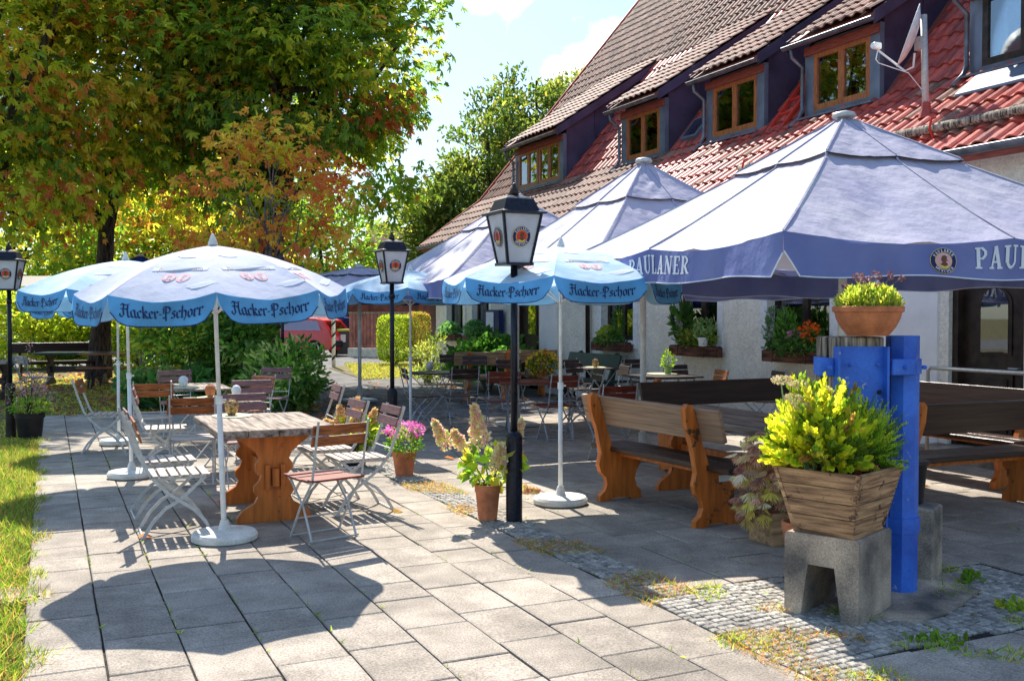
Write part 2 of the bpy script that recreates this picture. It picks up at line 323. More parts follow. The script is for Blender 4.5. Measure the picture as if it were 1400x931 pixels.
def crown_points(c, rad, nclump, per, spread, low_cut=-.9, shell=.5):
    d = unit(rng.normal(size=(nclump * 3, 3))); d = d[d[:, 2] > low_cut][:nclump]
    r = rng.uniform(shell, 1, len(d)) ** .7 * (1 + .07 * np.sin(d[:, 0] * 5 + c[0]) + .1 * np.cos(d[:, 1] * 6 + d[:, 2] * 5))
    C = np.array(c) + d * r[:, None] * np.array(rad)
    k = np.repeat(np.arange(len(C)), per)
    P = C[k] + np.clip(rng.normal(size=(len(k), 3)), -1.5, 1.5) * np.array([spread, spread, spread * .55])
    return C, k, P
def foliage(name, c, rad, nclump, per, spread, size, cols, w, parent=None, palm=False, kind=None, low_cut=-.9, shell=.5, wid=.5, colfn=None, droop=.4):
    C, k, P = crown_points(c, rad, nclump, per, spread, low_cut, shell)
    N = len(P); ci = rng.choice(len(cols), len(C), p=np.array(w) / sum(w))
    if colfn is not None: ci = colfn(C, ci)
    idx = np.where(rng.random(N) < .6, ci[k], rng.choice(len(cols), N, p=np.array(w) / sum(w)))
    col = palette(N, cols, jit=.3, base=idx)
    out = unit(P - np.array(c)) + rng.normal(size=(N, 3)) * .7; out[:, 2] -= droop; A = unit(out)
    if not palm:
        V = leaf_quads(P, A, rng.uniform(.7, 1.3, N) * size, wid)
        return quads_object(name, V, col, parent, kind), C
    up = unit(rng.normal(size=(N, 3)) * .5 + np.array([0, 0, 1])); S = unit(np.cross(A, up)); Vs = []; s = rng.uniform(.7, 1.3, N) * size
    for a in (-1.7, -.8, 0, .8, 1.7):
        D = unit(A * math.cos(a) + S * math.sin(a) - up * .35)
        Vs.append(leaf_quads(P, D, s * (1 - .2 * abs(a)), .36, .1, up + rng.normal(size=(N, 3)) * .25))
    return quads_object(name, np.concatenate(Vs), np.tile(col, (5, 1)), parent, kind), C
def limbs(mb, base, top, C, r0, n=10, jitter=.3):
    base = Vector(base); top = Vector(top)
    k = 8; tr = []
    for i in range(k + 1):
        t = i / k; p = base.lerp(top, t); p.x += math.sin(t * 5 + base.x) * .12 * t; p.y += math.cos(t * 4) * .1 * t; tr.append(p)
    mb.tube(tr, [r0 * 1.35 if i == 0 else r0 * (1 - .75 * i / k) for i in range(k + 1)], 9)
    for q in range(n):
        e = Vector(C[rng.integers(len(C))]); t = min(.95, max(.25, rng.uniform(.25, .95))); s = base.lerp(top, t)
        mid = s.lerp(e, .5) + Vector((rnd.uniform(-1, 1), rnd.uniform(-1, 1), rnd.uniform(0, 1))) * jitter
        r = r0 * (1 - .75 * t) * .6
        mb.tube([s, s.lerp(mid, .6), mid, mid.lerp(e, .6), e], [r, r * .8, r * .55, r * .3, r * .12], 5)
def tree(name, label, base, height, r0, c, rad, nclump, per, spread, size, cols, w, palm=False, cat='tree', group=None, colfn=None, nl=10, low_cut=-.9, shell=.5, bark='bark', droop=.4):
    b = Vector(base); t = thing(name, label, cat, base, 0, group)
    lc = (c[0] - b.x, c[1] - b.y, c[2] - b.z)
    fo, C = foliage('crown', lc, rad, nclump, per, spread, size, cols, w, t, palm, None, low_cut, shell, colfn=colfn, droop=droop)
    mb = MB(); limbs(mb, (0, 0, -.1), (lc[0], lc[1], height), C, r0, nl); o = mb.build('trunk', bark, t); smooth_by_angle(o, 60)
    return t

# ------------------------------------------------------------------ lettering (pen strokes)
FR = {
 'H': (1.2, [[(.12, 1.35), (.3, 1.62), (.62, 1.5), (.85, 1.58), (1.12, 1.72)], [(.5, 1.55), (.42, .9), (.42, .15), (.2, -.15), (-.05, .02), (.02, .25)], [(.98, 1.55), (.9, 1.0), (.92, .12), (1.1, 0)], [(.12, .92), (.5, 1.0), (.95, 1.02)]]),
 'a': (.78, [[(.12, .78), (.12, .2), (.3, .02), (.52, .2)], [(.12, .8), (.38, 1.0), (.56, .92)], [(.56, .98), (.56, .15), (.74, 0)]]),
 'c': (.62, [[(.12, .8), (.12, .2), (.32, 0), (.56, .18)], [(.12, .8), (.36, 1), (.54, .84)]]),
 'k': (.74, [[(.12, 1.65), (.12, .1), (.24, 0)], [(.14, .6), (.42, 1.0), (.56, .8), (.3, .56)], [(.26, .56), (.5, .1), (.7, 0)]]),
 'e': (.62, [[(.12, .8), (.12, .2), (.32, 0), (.56, .18)], [(.12, .8), (.34, 1), (.52, .76), (.2, .5)]]),
 'r': (.6, [[(.04, .9), (.14, 1.0), (.14, .1), (.28, 0)], [(.14, .72), (.38, 1.0), (.54, .86)]]),
 's': (.62, [[(.54, .9), (.3, 1), (.13, .74), (.46, .4), (.42, .12), (.2, 0), (.04, .12)]]),
 'h': (.76, [[(.12, 1.65), (.12, .12), (.22, 0)], [(.12, .76), (.4, 1), (.58, .78), (.58, .1), (.42, -.3)]]),
 'o': (.72, [[(.12, .8), (.12, .22), (.35, 0), (.58, .2), (.58, .78), (.35, 1), (.12, .8)]]),
 'P': (1.1, [[(.05, 1.3), (.28, 1.68), (.8, 1.62), (1.02, 1.25), (.84, .82), (.46, .74)], [(.5, 1.55), (.44, .8), (.46, -.35)], [(.1, .12), (.3, .02), (.5, .12)], [(.26, 1.4), (.16, .7)]]),
 '-': (.42, [[(.06, .52), (.34, .58)]]),
 'i': (.32, [[(.14, 1), (.14, .1), (.28, 0)], [(.14, 1.4), (.18, 1.44)]]), 'm': (1.1, [[(.1, 1), (.1, 0)], [(.1, .8), (.35, 1), (.48, .8), (.48, 0)], [(.48, .8), (.75, 1), (.88, .8), (.88, .1), (1, 0)]]),
 'l': (.32, [[(.14, 1.6), (.14, .1), (.28, 0)]]), 'B': (.95, [[(.3, 1.5), (.3, 0)], [(.1, 1.4), (.6, 1.55), (.75, 1.2), (.35, .85)], [(.35, .85), (.8, .6), (.7, .1), (.1, 0)]]),
 'y': (.7, [[(.12, 1), (.12, .3), (.35, .1)], [(.56, 1), (.56, 0), (.2, -.4)]]), 'n': (.74, [[(.1, 1), (.1, 0)], [(.1, .8), (.4, 1), (.56, .8), (.56, .1), (.7, 0)]]),
 'd': (.7, [[(.2, 1.5), (.56, .9), (.56, .2), (.32, 0), (.12, .2), (.12, .75), (.4, .95)]]), ' ': (.5, []),
}
SL = {   # slab lettering: strokes (x0,y0,x1,y1,width), cap height 1
 'P': (.72, [(.2, 0, .2, 1, .2), (.02, .04, .4, .04, .08), (.02, .96, .45, .96, .08), (.42, .95, .6, .8, .13), (.6, .82, .6, .6, .16), (.6, .62, .42, .46, .13), (.2, .47, .45, .47, .08)]),
 'A': (.8, [(.16, 0, .4, 1, .1), (.64, 0, .4, 1, .2), (.2, .3, .6, .3, .08), (.02, .04, .3, .04, .08), (.48, .04, .8, .04, .08)]),
 'U': (.8, [(.2, 1, .2, .25, .2), (.2, .25, .35, .06, .14), (.33, .06, .5, .06, .12), (.5, .06, .62, .25, .1), (.62, .25, .62, 1, .09), (.02, .96, .38, .96, .08), (.5, .96, .76, .96, .08)]),
 'L': (.66, [(.2, 0, .2, 1, .2), (.02, .96, .38, .96, .08), (.02, .04, .6, .04, .08), (.58, 0, .58, .3, .08)]),
 'N': (.84, [(.16, 0, .16, 1, .09), (.16, .95, .64, .05, .2), (.66, 0, .66, 1, .09), (.02, .96, .25, .96, .08), (.02, .04, .3, .04, .08), (.54, .96, .8, .96, .08)]),
 'E': (.7, [(.2, 0, .2, 1, .2), (.02, .96, .6, .96, .08), (.02, .04, .62, .04, .08), (.2, .5, .48, .5, .08), (.58, .72, .58, 1, .07), (.6, 0, .6, .28, .07)]),
 'R': (.8, [(.2, 0, .2, 1, .2), (.02, .04, .36, .04, .08), (.02, .96, .45, .96, .08), (.42, .95, .58, .8, .13), (.58, .82, .58, .64, .16), (.58, .66, .42, .5, .13), (.36, .5, .66, .02, .17), (.6, .04, .8, .04, .08)]),
 'M': (.95, [(.14, 0, .14, 1, .1), (.14, .95, .45, .1, .16), (.45, .1, .76, .95, .09), (.78, 0, .78, 1, .18)]),
 'C': (.7, [(.6, .85, .4, .96, .1), (.4, .96, .2, .7, .15), (.18, .72, .18, .28, .18), (.2, .3, .4, .04, .15), (.4, .04, .62, .15, .1)]),
 'H': (.84, [(.18, 0, .18, 1, .17), (.64, 0, .64, 1, .17), (.18, .5, .64, .5, .09)]),
}
def fraktur(text, nib=.22, ang=42):
    n = Vector((math.cos(R(ang)), math.sin(R(ang)))) * nib / 2; out = []; x = 0
    for ch in text:
        w, ss = FR[ch]
        for st in ss:
            for p, q in zip(st[:-1], st[1:]):
                p = Vector((p[0] + x, p[1])); q = Vector((q[0] + x, q[1])); t = Vector((-n.y, n.x)) * .22
                out.append([p - n - t, p + n - t, q + n + t, q - n + t] if (q - p).cross(n) < 0 else [p - n + t, p + n + t, q + n - t, q - n - t])
        x += w
    return out, x
def slabtext(text, gap=.06):
    out = []; x = 0
    for ch in text:
        if ch == 'Ü': gl = 'U'
        else: gl = ch
        w, ss = SL[gl]
        if ch == 'Ü': ss = ss + [(.28, 1.12, .28, 1.26, .12), (.52, 1.12, .52, 1.26, .12)]
        for (a, b, c, d, wd) in ss:
            p = Vector((a + x, b)); q = Vector((c + x, d)); dd = (q - p).normalized(); t = Vector((-dd.y, dd.x)) * wd / 2
            out.append([p - t, q - t, q + t, p + t])
        x += w + gap
    return out, x - gap
def put_text(mb, quads, fn, h0=.002):
    """fn(u,v,h)->3D"""
    for i, q in enumerate(quads):
        h = h0 + (i % 7) * .00025; n = 1
        a, b, c, d = q
        mb.add([fn(p.x, p.y, h) for p in (a, b, c, d)], [(0, 1, 2, 3)])
def emblem(mb, fn, Rr, faded=False):
    """round brewery badge; fn(u,v,h) with u right, v up, centred"""
    def disc(r, k, h, n=28, c=(0, 0)): mb.mat(k).add([fn(c[0] + r * math.cos(2 * math.pi * i / n), c[1] + r * math.sin(2 * math.pi * i / n), h) for i in range(n)], [tuple(range(n))])
    disc(Rr, 'gold', .001); disc(Rr * .96, 'navy', .002); disc(Rr * .64, 'gold', .003); disc(Rr * .59, 'pink' if faded else 'red', .004)
    mb.mat('gold'); mb.add([fn(Rr * x, Rr * y, .005) for x, y in ((-.42, -.38), (-.15, -.56), (.2, -.55), (.45, -.33), (.1, -.22), (-.2, -.3))], [tuple(range(6))])
    mb.mat('skin'); mb.add([fn(Rr * x, Rr * y, .006) for x, y in ((-.3, -.28), (-.1, -.12), (-.22, .12), (-.12, .38), (.08, .44), (.26, .3), (.2, .12), (.34, .02), (.12, -.02), (.3, -.3), (.05, -.42))], [tuple(range(11))])
    for word, a0, a1, flip in (('PAULANER', 155, 25, 1), ('MÜNCHEN', 215, 325, -1)):
        qs = []; n = len(word)
        for i, ch in enumerate(word):
            g, w = slabtext(ch); a = R(a0 + (a1 - a0) * (i + .5) / n); s = Rr * .23; rr = Rr * .68 if flip == 1 else Rr * .9
            er = Vector((math.cos(a), math.sin(a))) * flip; et = Vector((math.sin(a), -math.cos(a))) * flip
            if flip == -1: base = Vector((math.cos(a), math.sin(a))) * rr
            else: base = er * rr
            for q in g: qs.append([base + et * ((p.x - w / 2) * s) + er * (p.y * s) for p in q])
        mb.mat('pale'); put_text(mb, qs, fn, .006)

# ------------------------------------------------------------------ ground
def sheet(name, pts, z, k, kind='structure'):
    mb = MB(); mb.add([(x, y, z) for x, y in pts], [tuple(range(len(pts)))]); o = mb.build(name, k); o['kind'] = kind; return o
g = sheet('ground', [(-300, -40), (300, -40), (300, 600), (-300, 600)], -.03, 'ground')
sheet('road', [(-60, 33.5), (90, 33.5), (90, 47), (-60, 47)], -.018, 'asphalt')
sheet('forecourt_path', [(3.9, 14.6), (12, 14.6), (13, 33.5), (6.0, 33.5), (4.6, 25), (3.9, 18)], -.014, 'asphalt')
pav = sheet('paving', [(-.13, 1.5), (9.7, 1.5), (9.7, 14.75), (3.95, 14.9), (3.95, 18.0), (-.13, 18.0)], -.012, 'joint')
lawnp = sheet('lawn_patch', [(7.3, 24.6), (9.4, 26.2), (11.5, 31.5), (9.3, 32.6), (7.9, 30.5)], .0, 'ground')

CX0, CX1 = 3.13, 3.455           # cobble strip between the slab fields
def in_cob(x, y):
    if y > 10.6: return False
    if CX0 < x < CX1: return True
    return 3.3 < x < 5.55 and 3.3 < y < 5.02 - .06 * (x - 3.3)
def slab_mesh(w, l):
    mb = MB(); b = .006
    mb.box((0, 0, -.02), (w, l, .04)); x, y = w / 2, l / 2
    mb = MB(); vs = [(-x, -y, -.012), (x, -y, -.012), (x, y, -.012), (-x, y, -.012), (-x, -y, -.004), (x, -y, -.004), (x, y, -.004), (-x, y, -.004),
                     (-x + b, -y + b, .0), (x - b, -y + b, .0), (x - b, y - b, .0), (-x + b, y - b, .0)]
    fs = [(8, 9, 10, 11)] + [(i, (i + 1) % 4, (i + 1) % 4 + 4, i + 4) for i in range(4)] + [(4 + i, 4 + (i + 1) % 4, 8 + (i + 1) % 4, 8 + i) for i in range(4)]
    mb.add(vs, fs); return mb
smb = {l: slab_mesh(.352, l - .010) for l in (.36, .545)}
sme = {l: smb[l].mesh('slab', 'slab') for l in smb}
slabs = []
cols_ = [(-.128 + .362 * i + .181, 1.0) for i in range(9)] + [((CX0 + CX1) / 2, .9)] + [(CX1 + .005 + .362 * i + .181, 1.0) for i in range(17)]
for ci, (xc, sx) in enumerate(cols_):
    yend = 18.0 if xc < 3.9 else 14.75
    if ci == 9: segs = [(10.6, yend)]
    elif 10 <= ci <= 15: segs = [(1.5, 3.6), (4.98 if ci < 13 else 4.7, yend)]
    else: segs = [(1.5, yend)]
    for (ya, yb) in segs:
        y = ya - (rnd.uniform(0, .3) if ya == 1.5 else 0)
        while y < yb - .1:
            l = .545 if rnd.random() < .62 else .36
            sy = 1.0
            if y + l > yb: sy = (yb - y) / l
            elif yb - y - l < .15: sy = (yb - y) / l
            yc = y + l * sy / 2
            slabs.append((xc + rnd.uniform(-.002, .002), yc, rnd.uniform(-.0035, .0035), rnd.uniform(-.006, .006), l, rnd.uniform(-.006, .006), rnd.uniform(-.006, .006), sx, sy))
            y += l * sy
def vis(x, y):
    d = .421 * x + .907 * y; la = .907 * x - .421 * y
    return d > 4.2 and abs(la) < .53 * d
slabs.sort(key=lambda s: (not vis(s[0], s[1]), .421 * s[0] + .907 * s[1]))
rest = MB()
for i, (x, y, z, a, l, tx, ty, sx, sy) in enumerate(slabs):
    T = Matrix.Translation((x, y, z)) @ Matrix.Rotation(a * .5, 4, 'Z') @ Matrix.Rotation(tx * .6, 4, 'X') @ Matrix.Rotation(ty * .6, 4, 'Y') @ Matrix.Diagonal((sx, sy, 1, 1))
    if i < 300:
        o = link('slab', sme[l], pav); o.matrix_local = T
    else: rest.add(smb[l].v, smb[l].f, T)
o = rest.build('slab', 'slab', pav); o['kind'] = 'stuff'

# cobbles
cob = sheet('cobblestone_strip', [(CX0 - .01, 1.6), (CX1 + .01, 1.6), (CX1 + .01, 3.6), (5.63, 3.6), (5.63, 4.7), (4.55, 4.98), (CX1 + .01, 4.98), (CX1 + .01, 10.6), (CX0 - .01, 10.6)], -.009, 'joint')
def cob_mb(seed):
    r = random.Random(seed); mb = MB(); n = 6; vs = []; rad = [.0248 * r.uniform(.86, 1.1) for _ in range(4)]
    c = [(-1, -1), (1, -1), (1, 1), (-1, 1)]
    for z, k in ((-.012, 1.0), (.000, 1.0), (.005, .74)):
        for (a, b), q in zip(c, rad): vs.append((a * q * k, b * q * k, z))
    fs = [(8, 9, 10, 11)] + [(j * 4 + i, j * 4 + (i + 1) % 4, j * 4 + 4 + (i + 1) % 4, j * 4 + 4 + i) for j in (0, 1) for i in range(4)]
    mb.add(vs, fs); return mb
fp = [(4.0, 4.12), (4.2, 3.9), (4.6, 4.0), (5.02, 4.2), (5.15, 4.5), (5.0, 4.85), (4.3, 4.9), (4.02, 4.6)]
def in_poly(x, y, P):
    return all((P[(i + 1) % len(P)][0] - P[i][0]) * (y - P[i][1]) - (P[(i + 1) % len(P)][1] - P[i][1]) * (x - P[i][0]) > -.02 * 0 for i in range(len(P)))
cms = [cob_mb(s) for s in range(5)]; cme = [c.mesh('cobble', 'cobble') for c in cms]
cobs = []
for iy in range(162):
    for ix in range(47):
        y = 1.9 + iy * .0545 + .02 * math.sin(ix * .35 + iy * .11); x = CX0 + .03 + ix * .0545 + .012 * math.sin(iy * .5)
        if y > 10.6: continue
        if not ((x < CX1 - .01) or (x < 5.6 and 3.63 < y < (4.95 if x < 4.52 else 4.68))): continue
        if in_poly(x, y, fp): continue
        cobs.append((x + rnd.uniform(-.003, .003), y + rnd.uniform(-.003, .003), rnd.uniform(-.003, .003), rnd.uniform(-.2, .2)))
cobs.sort(key=lambda s: (not vis(s[0], s[1]), .421 * s[0] + .907 * s[1])); rest = MB()
for i, (x, y, z, a) in enumerate(cobs):
    T = Matrix.Translation((x, y, z)) @ Matrix.Rotation(a, 4, 'Z')
    if i < 300: o = link('cobble', cme[i % 5], cob); o.matrix_local = T
    else: rest.add(cms[i % 5].v, cms[i % 5].f, T)
o = rest.build('cobble', 'cobble', cob); o['kind'] = 'stuff'
fp = [(4.0, 4.12), (4.2, 3.9), (4.6, 4.0), (5.02, 4.2), (5.15, 4.5), (5.0, 4.85), (4.3, 4.9), (4.02, 4.6)]
mb = MB(); mb.add([(x, y, -.01) for x, y in fp] + [(x, y, .012) for x, y in fp], [tuple(range(8, 16))] + [(i, (i + 1) % 8, (i + 1) % 8 + 8, i + 8) for i in range(8)])
o = mb.build('concrete_footing', 'oldconc'); o['kind'] = 'structure'

# grass, weeds and fallen leaves
def blades(name, P, hgt, wid, cols, lean=.5, parent=None, label=None, cat=None):
    N = len(P); A = unit(np.stack([rng.normal(size=N) * lean, rng.normal(size=N) * lean, np.ones(N)], 1))
    S = unit(np.cross(A, rng.normal(size=(N, 3)))) * (wid * rng.uniform(.6, 1.3, N))[:, None]; h = (hgt * rng.uniform(.4, 1.3, N))[:, None]
    bend = unit(np.concatenate([rng.normal(size=(N, 2)), np.zeros((N, 1))], 1)) * h * .35
    Vq = np.stack([P - S, P + S, P + A * h + bend + S * .15, P + A * h + bend - S * .15], 1)
    o = quads_object(name, Vq, palette(N, cols, jit=.35), parent, 'stuff'); return tag(o, label, cat)
def scatter(n, x0, x1, y0, y1, keep=None):
    P = np.stack([rng.uniform(x0, x1, n), rng.uniform(y0, y1, n), np.zeros(n)], 1)
    return P if keep is None else P[keep(P)]
nzf = lambda P, f=1.0, s=0: np.sin(P[:, 0] * 7.1 * f + s + 2 * np.sin(P[:, 1] * 3.3 * f)) + np.sin(P[:, 1] * 8.3 * f + s * 2 + 1.5 * np.sin(P[:, 0] * 5.7 * f))
P = np.concatenate([scatter(52000, -.95, -.02, 3.9, 14.5, lambda P: (nzf(P, .5) > -2.5) & (P[:, 0] < -.10 + .05 * np.sin(P[:, 1] * 4) + .06 * np.sin(P[:, 1] * 11)))]); P[:, 2] = -.03
blades('grass', P, .085, .0045, [(.09, .15, .025), (.14, .19, .03), (.19, .17, .07), (.05, .10, .02), (.24, .15, .08), (.07, .13, .02)], .75, None, 'lime green grass verge with dry straw along the left edge of the paving', 'grass')
P = scatter(4500, -1.6, -.1, 11, 17.5); P[:, 2] = -.03
blades('grass', P, .06, .007, [(.2, .24, .04), (.3, .28, .06), (.12, .15, .03)], .8, None, 'thin sunlit grass around the left lamp post', 'grass')
P = scatter(26000, -9, 3.9, 18.02, 30, lambda P: nzf(P, .3) > -.6); P[:, 2] = -.03
blades('grass', P, .07, .012, [(.12, .17, .03), (.2, .22, .04), (.3, .26, .07)], .9, None, 'patchy grass under the trees behind the terrace', 'grass')
P = scatter(9000, 7.2, 11.6, 24.6, 32.6, lambda P: (P[:, 0] - 7.2) > (P[:, 1] - 24.6) * .22); P = P[(P[:, 0] < 9.4 + (P[:, 1] - 26) * .38)]
blades('grass', P, .09, .012, [(.12, .15, .03), (.17, .18, .04), (.2, .17, .06)], .8, None, 'sunny strip of grass beside the clipped hedges at the house corner', 'grass')
def in_gap(P): return ((P[:, 0] > CX0 - .03) & (P[:, 0] < CX1 + .03))
P = scatter(22000, 3.05, 3.75, 1.9, 10.6, lambda P: (((nzf(P, .6, 1.3) > .75) | ((P[:, 1] < 4.6) & (nzf(P, .9, 2) > -.1))) & ((P[:, 0] < 3.5) | ((P[:, 1] < 4.5) & (P[:, 1] > 3.5)))))
blades('weeds', P, .05, .0024, [(.26, .12, .05), (.30, .22, .07), (.08, .13, .02), (.14, .18, .03), (.30, .13, .07), (.2, .1, .05)], 1.1, None, 'reddish dry weeds sprouting between the cobbles of the strip', 'weeds')
P = scatter(9000, 3.0, 5.6, 3.2, 5.2, lambda P: nzf(P, 1.1, .7) > 1.15)
blades('weeds', P, .05, .004, [(.10, .18, .03), (.18, .24, .04), (.3, .26, .06)], 1.0, None, 'green weeds growing between the cobbles around the blue post', 'weeds')
P = scatter(70000, -.1, 9, 3.8, 13, lambda P: (nzf(P, .35, 5) > .35) & (np.abs(((P[:, 0] + .128) / .362) % 1 - 0) < .03)); 
blades('weeds', P, .034, .005, [(.10, .17, .03), (.2, .24, .04)], 1.2, None, 'small green weeds in the long joints of the paving', 'weeds')
P = scatter(2600, -9, 3.8, 17.6, 31); P = np.concatenate([P, scatter(260, 3.6, 9, 15.5, 24, lambda P: nzf(P, .4, 3) > .2), scatter(14, 0, 9, 6, 15), scatter(260, 3.6, 5.2, 15.0, 19)])
N = len(P); P[:, 2] = .004; A = unit(np.concatenate([rng.normal(size=(N, 2)), rng.uniform(-.05, .3, (N, 1))], 1))
o = quads_object('fallen_leaves', leaf_quads(P, A, rng.uniform(.06, .15, N), .7, .12, np.array([[0, 0, 1.]]).repeat(N, 0) + rng.normal(size=(N, 3)) * .2), palette(N, [RUST, (.22, .10, .05), (.35, .2, .07), (.12, .06, .04)]), None, 'stuff')
tag(o, 'brown fallen leaves scattered over the grass and path', 'leaves')
# broad-leaved weed tufts
def tuft(x, y, r, h, n, size, cols, label):
    P = np.array([[x, y, .0]]) + rng.normal(size=(n, 3)) * [r, r, 0]; A = unit(rng.normal(size=(n, 3)) * [.7, .7, .2] + [0, 0, .7])
    P[:, 2] = rng.uniform(0, h, n); o = quads_object('weed', leaf_quads(P, A, rng.uniform(.6, 1.2, n) * size, .5), palette(n, cols), None, 'stuff'); return tag(o, label, 'weed')
tuft(5.12, 4.35, .03, .06, 30, .06, [MID, (.08, .16, .02)], 'broad green weed against the upright concrete block')
tuft(4.9, 3.85, .05, .03, 70, .045, [MID, LIME], 'low bright green weed cushion right of the concrete footing')
tuft(4.05, 3.62, .06, .03, 60, .045, [MID, GREEN], 'dark green weed in front of the concrete stool')

# drain grate in the verge
t = thing('drain_grate', 'pale concrete drain grate set in the left verge', 'drain grate', (-.22, 6.55, 0))
mb = MB(); mb.box((0, 0, -.006), (.44, .34, .02)); mb.build('frame', 'oldconc', t)
for i in range(7):
    mb = MB(); mb.box((-.15 + i * .05, 0, .008), (.028, .24, .008)); mb.build('bar', 'oldconc', t)

# ------------------------------------------------------------------ the inn
inn = thing('inn_building', 'long white rendered inn with steep red tiled roof and shed dormers', 'building', (9.6, 12, 0))
def ipart(mb, name, k, parent=None, kind=None, smooth=False):
    o = mb.build(name, k, None, smooth); o.parent = parent or inn
    o.matrix_parent_inverse = (parent.matrix_parent_inverse.copy() if False else Matrix.Translation((-9.6, -12, 0))) if parent is None else Matrix.Identity(4)
    if kind: o['kind'] = kind
    return o
WX = 9.6; YG = 25.6; Y0 = -1.0
WINS = [(23.6, 24.75), (21.95, 23.0), (15.45, 16.6), (12.95, 14.1), (10.45, 11.75)]   # y ranges
WZ0, WZ1 = 1.18, 2.3
DOOR = (7.5, 8.5); DOOR2 = (19.3, 20.6)
# wall with openings: horizontal bands and piers, real thickness .4
mb = MB(); ops = sorted([(a, b, WZ0, WZ1) for a, b in WINS] + [(DOOR[0], DOOR[1], .0, 2.2), (DOOR2[0], DOOR2[1], .0, 2.2), (4.0, 5.2, WZ0, WZ1), (.5, 1.8, WZ0, WZ1)])
y = Y0
for (a, b, z0, z1) in ops:
    mb.box((WX + .2, (y + a) / 2, 1.7), (.4, a - y, 3.5))
    if z0 > 0: mb.box((WX + .2, (a + b) / 2, (z0 - .05) / 2), (.4, b - a, z0 + .05))
    mb.box((WX + .2, (a + b) / 2, (z1 + 3.45) / 2), (.4, b - a, 3.45 - z1))
    y = b
mb.box((WX + .2, (y + YG) / 2, 1.7), (.4, YG - y, 3.5))
mb.box((WX + 8, YG - .2, 1.7), (15.6, .4, 3.5)); mb.box((WX + 8, Y0 + .2, 1.7), (15.6, .4, 3.5)); mb.box((WX + 16, (Y0 + YG) / 2, 1.7), (.4, YG - Y0, 3.5))
ipart(mb, 'wall', 'plaster')
mb = MB()
for yy in (YG - .3, Y0 + .3): mb.add([(9.9, yy - .1, 3.45), (25.0, yy - .1, 3.45), (17.5, yy - .1, 12.3), (9.9, yy + .1, 3.45), (25.0, yy + .1, 3.45), (17.5, yy + .1, 12.3)], [(0, 1, 2), (3, 5, 4), (0, 2, 5, 3), (1, 4, 5, 2)])
ipart(mb, 'gable', 'plaster')
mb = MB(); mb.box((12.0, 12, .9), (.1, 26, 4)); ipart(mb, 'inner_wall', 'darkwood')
# smooth plaster bays flanking the doors
mb = MB(); mb.box((WX - .012, 9.32, 1.6), (.03, 1.35, 3.2)); ipart(mb, 'smooth_panel', 'smooth'); mb = MB(); mb.box((WX - .012, 7.14, 1.6), (.03, .62, 3.2)); ipart(mb, 'smooth_panel', 'smooth'); mb = MB(); mb.box((WX - .01, 18.85, 1.6), (.03, .7, 3.2)); ipart(mb, 'smooth_panel', 'smooth')
def window(y0, y1, z0, z1, X, k='darkwood', open_=False, curtains=True):
    w = y1 - y0; root = MB(); h = z1 - z0; yc = (y0 + y1) / 2; zc = (z0 + z1) / 2
    for s in (-1, 1): root.box((X, yc + s * (w / 2 - .022), zc), (.09, .044, h))
    root.box((X, yc, z0 + .025), (.088, w - .088, .05)); root.box((X, yc, z1 - .025), (.088, w - .088, .05)); root.box((X - .002, yc, zc), (.09, .04, h - .1))
    f = ipart(root, 'window', k)
    for s in (-1, 1):
        ww = (w - .128) / 2; c = yc + s * (ww / 2 + .02)
        p = MB(); p.box((X - .012, c, zc), (.012, ww - .07, h - .16)); ipart(p, 'pane', 'glass').parent = f
        p = MB()
        for q in (-1, 1): p.box((X - .02, c + q * (ww / 2 - .019), zc), (.05, .038, h - .10))
        for q in (-1, 1): p.box((X - .02, c, zc + q * (h / 2 - .07)), (.048, ww - .076, .042))
        ipart(p, 'sash', k).parent = f
        if curtains:
            p = MB(); p.grid(lambda u, v: (X + .012 + .004 * math.sin(u * 25), c - s * 0 + (u - .5) * (ww - .12) * .55 + s * ww * .2, z0 + .14 + v * (h - .28)), 16, 1)
            ipart(p, 'curtain', 'curtain').parent = f
    return f
def fixpar(o):
    for ch in o.children: pass
for (a, b) in WINS + [(4.0, 5.2), (.5, 1.8)]:
    window(a, b, WZ0, WZ1, WX + .17)
    mb = MB()   # white plaster surround
    mb.box((WX - .01, a - .07, (WZ0 + WZ1) / 2), (.03, .14, WZ1 - WZ0 + .3)); mb.box((WX - .01, b + .07, (WZ0 + WZ1) / 2), (.03, .14, WZ1 - WZ0 + .3))
    mb.box((WX - .02, (a + b) / 2, WZ0 - .04), (.1, b - a + .06, .05)); mb.box((WX - .012, (a + b) / 2, WZ1 + .075), (.03, b - a - .002, .15))
    ipart(mb, 'window_surround', 'white')
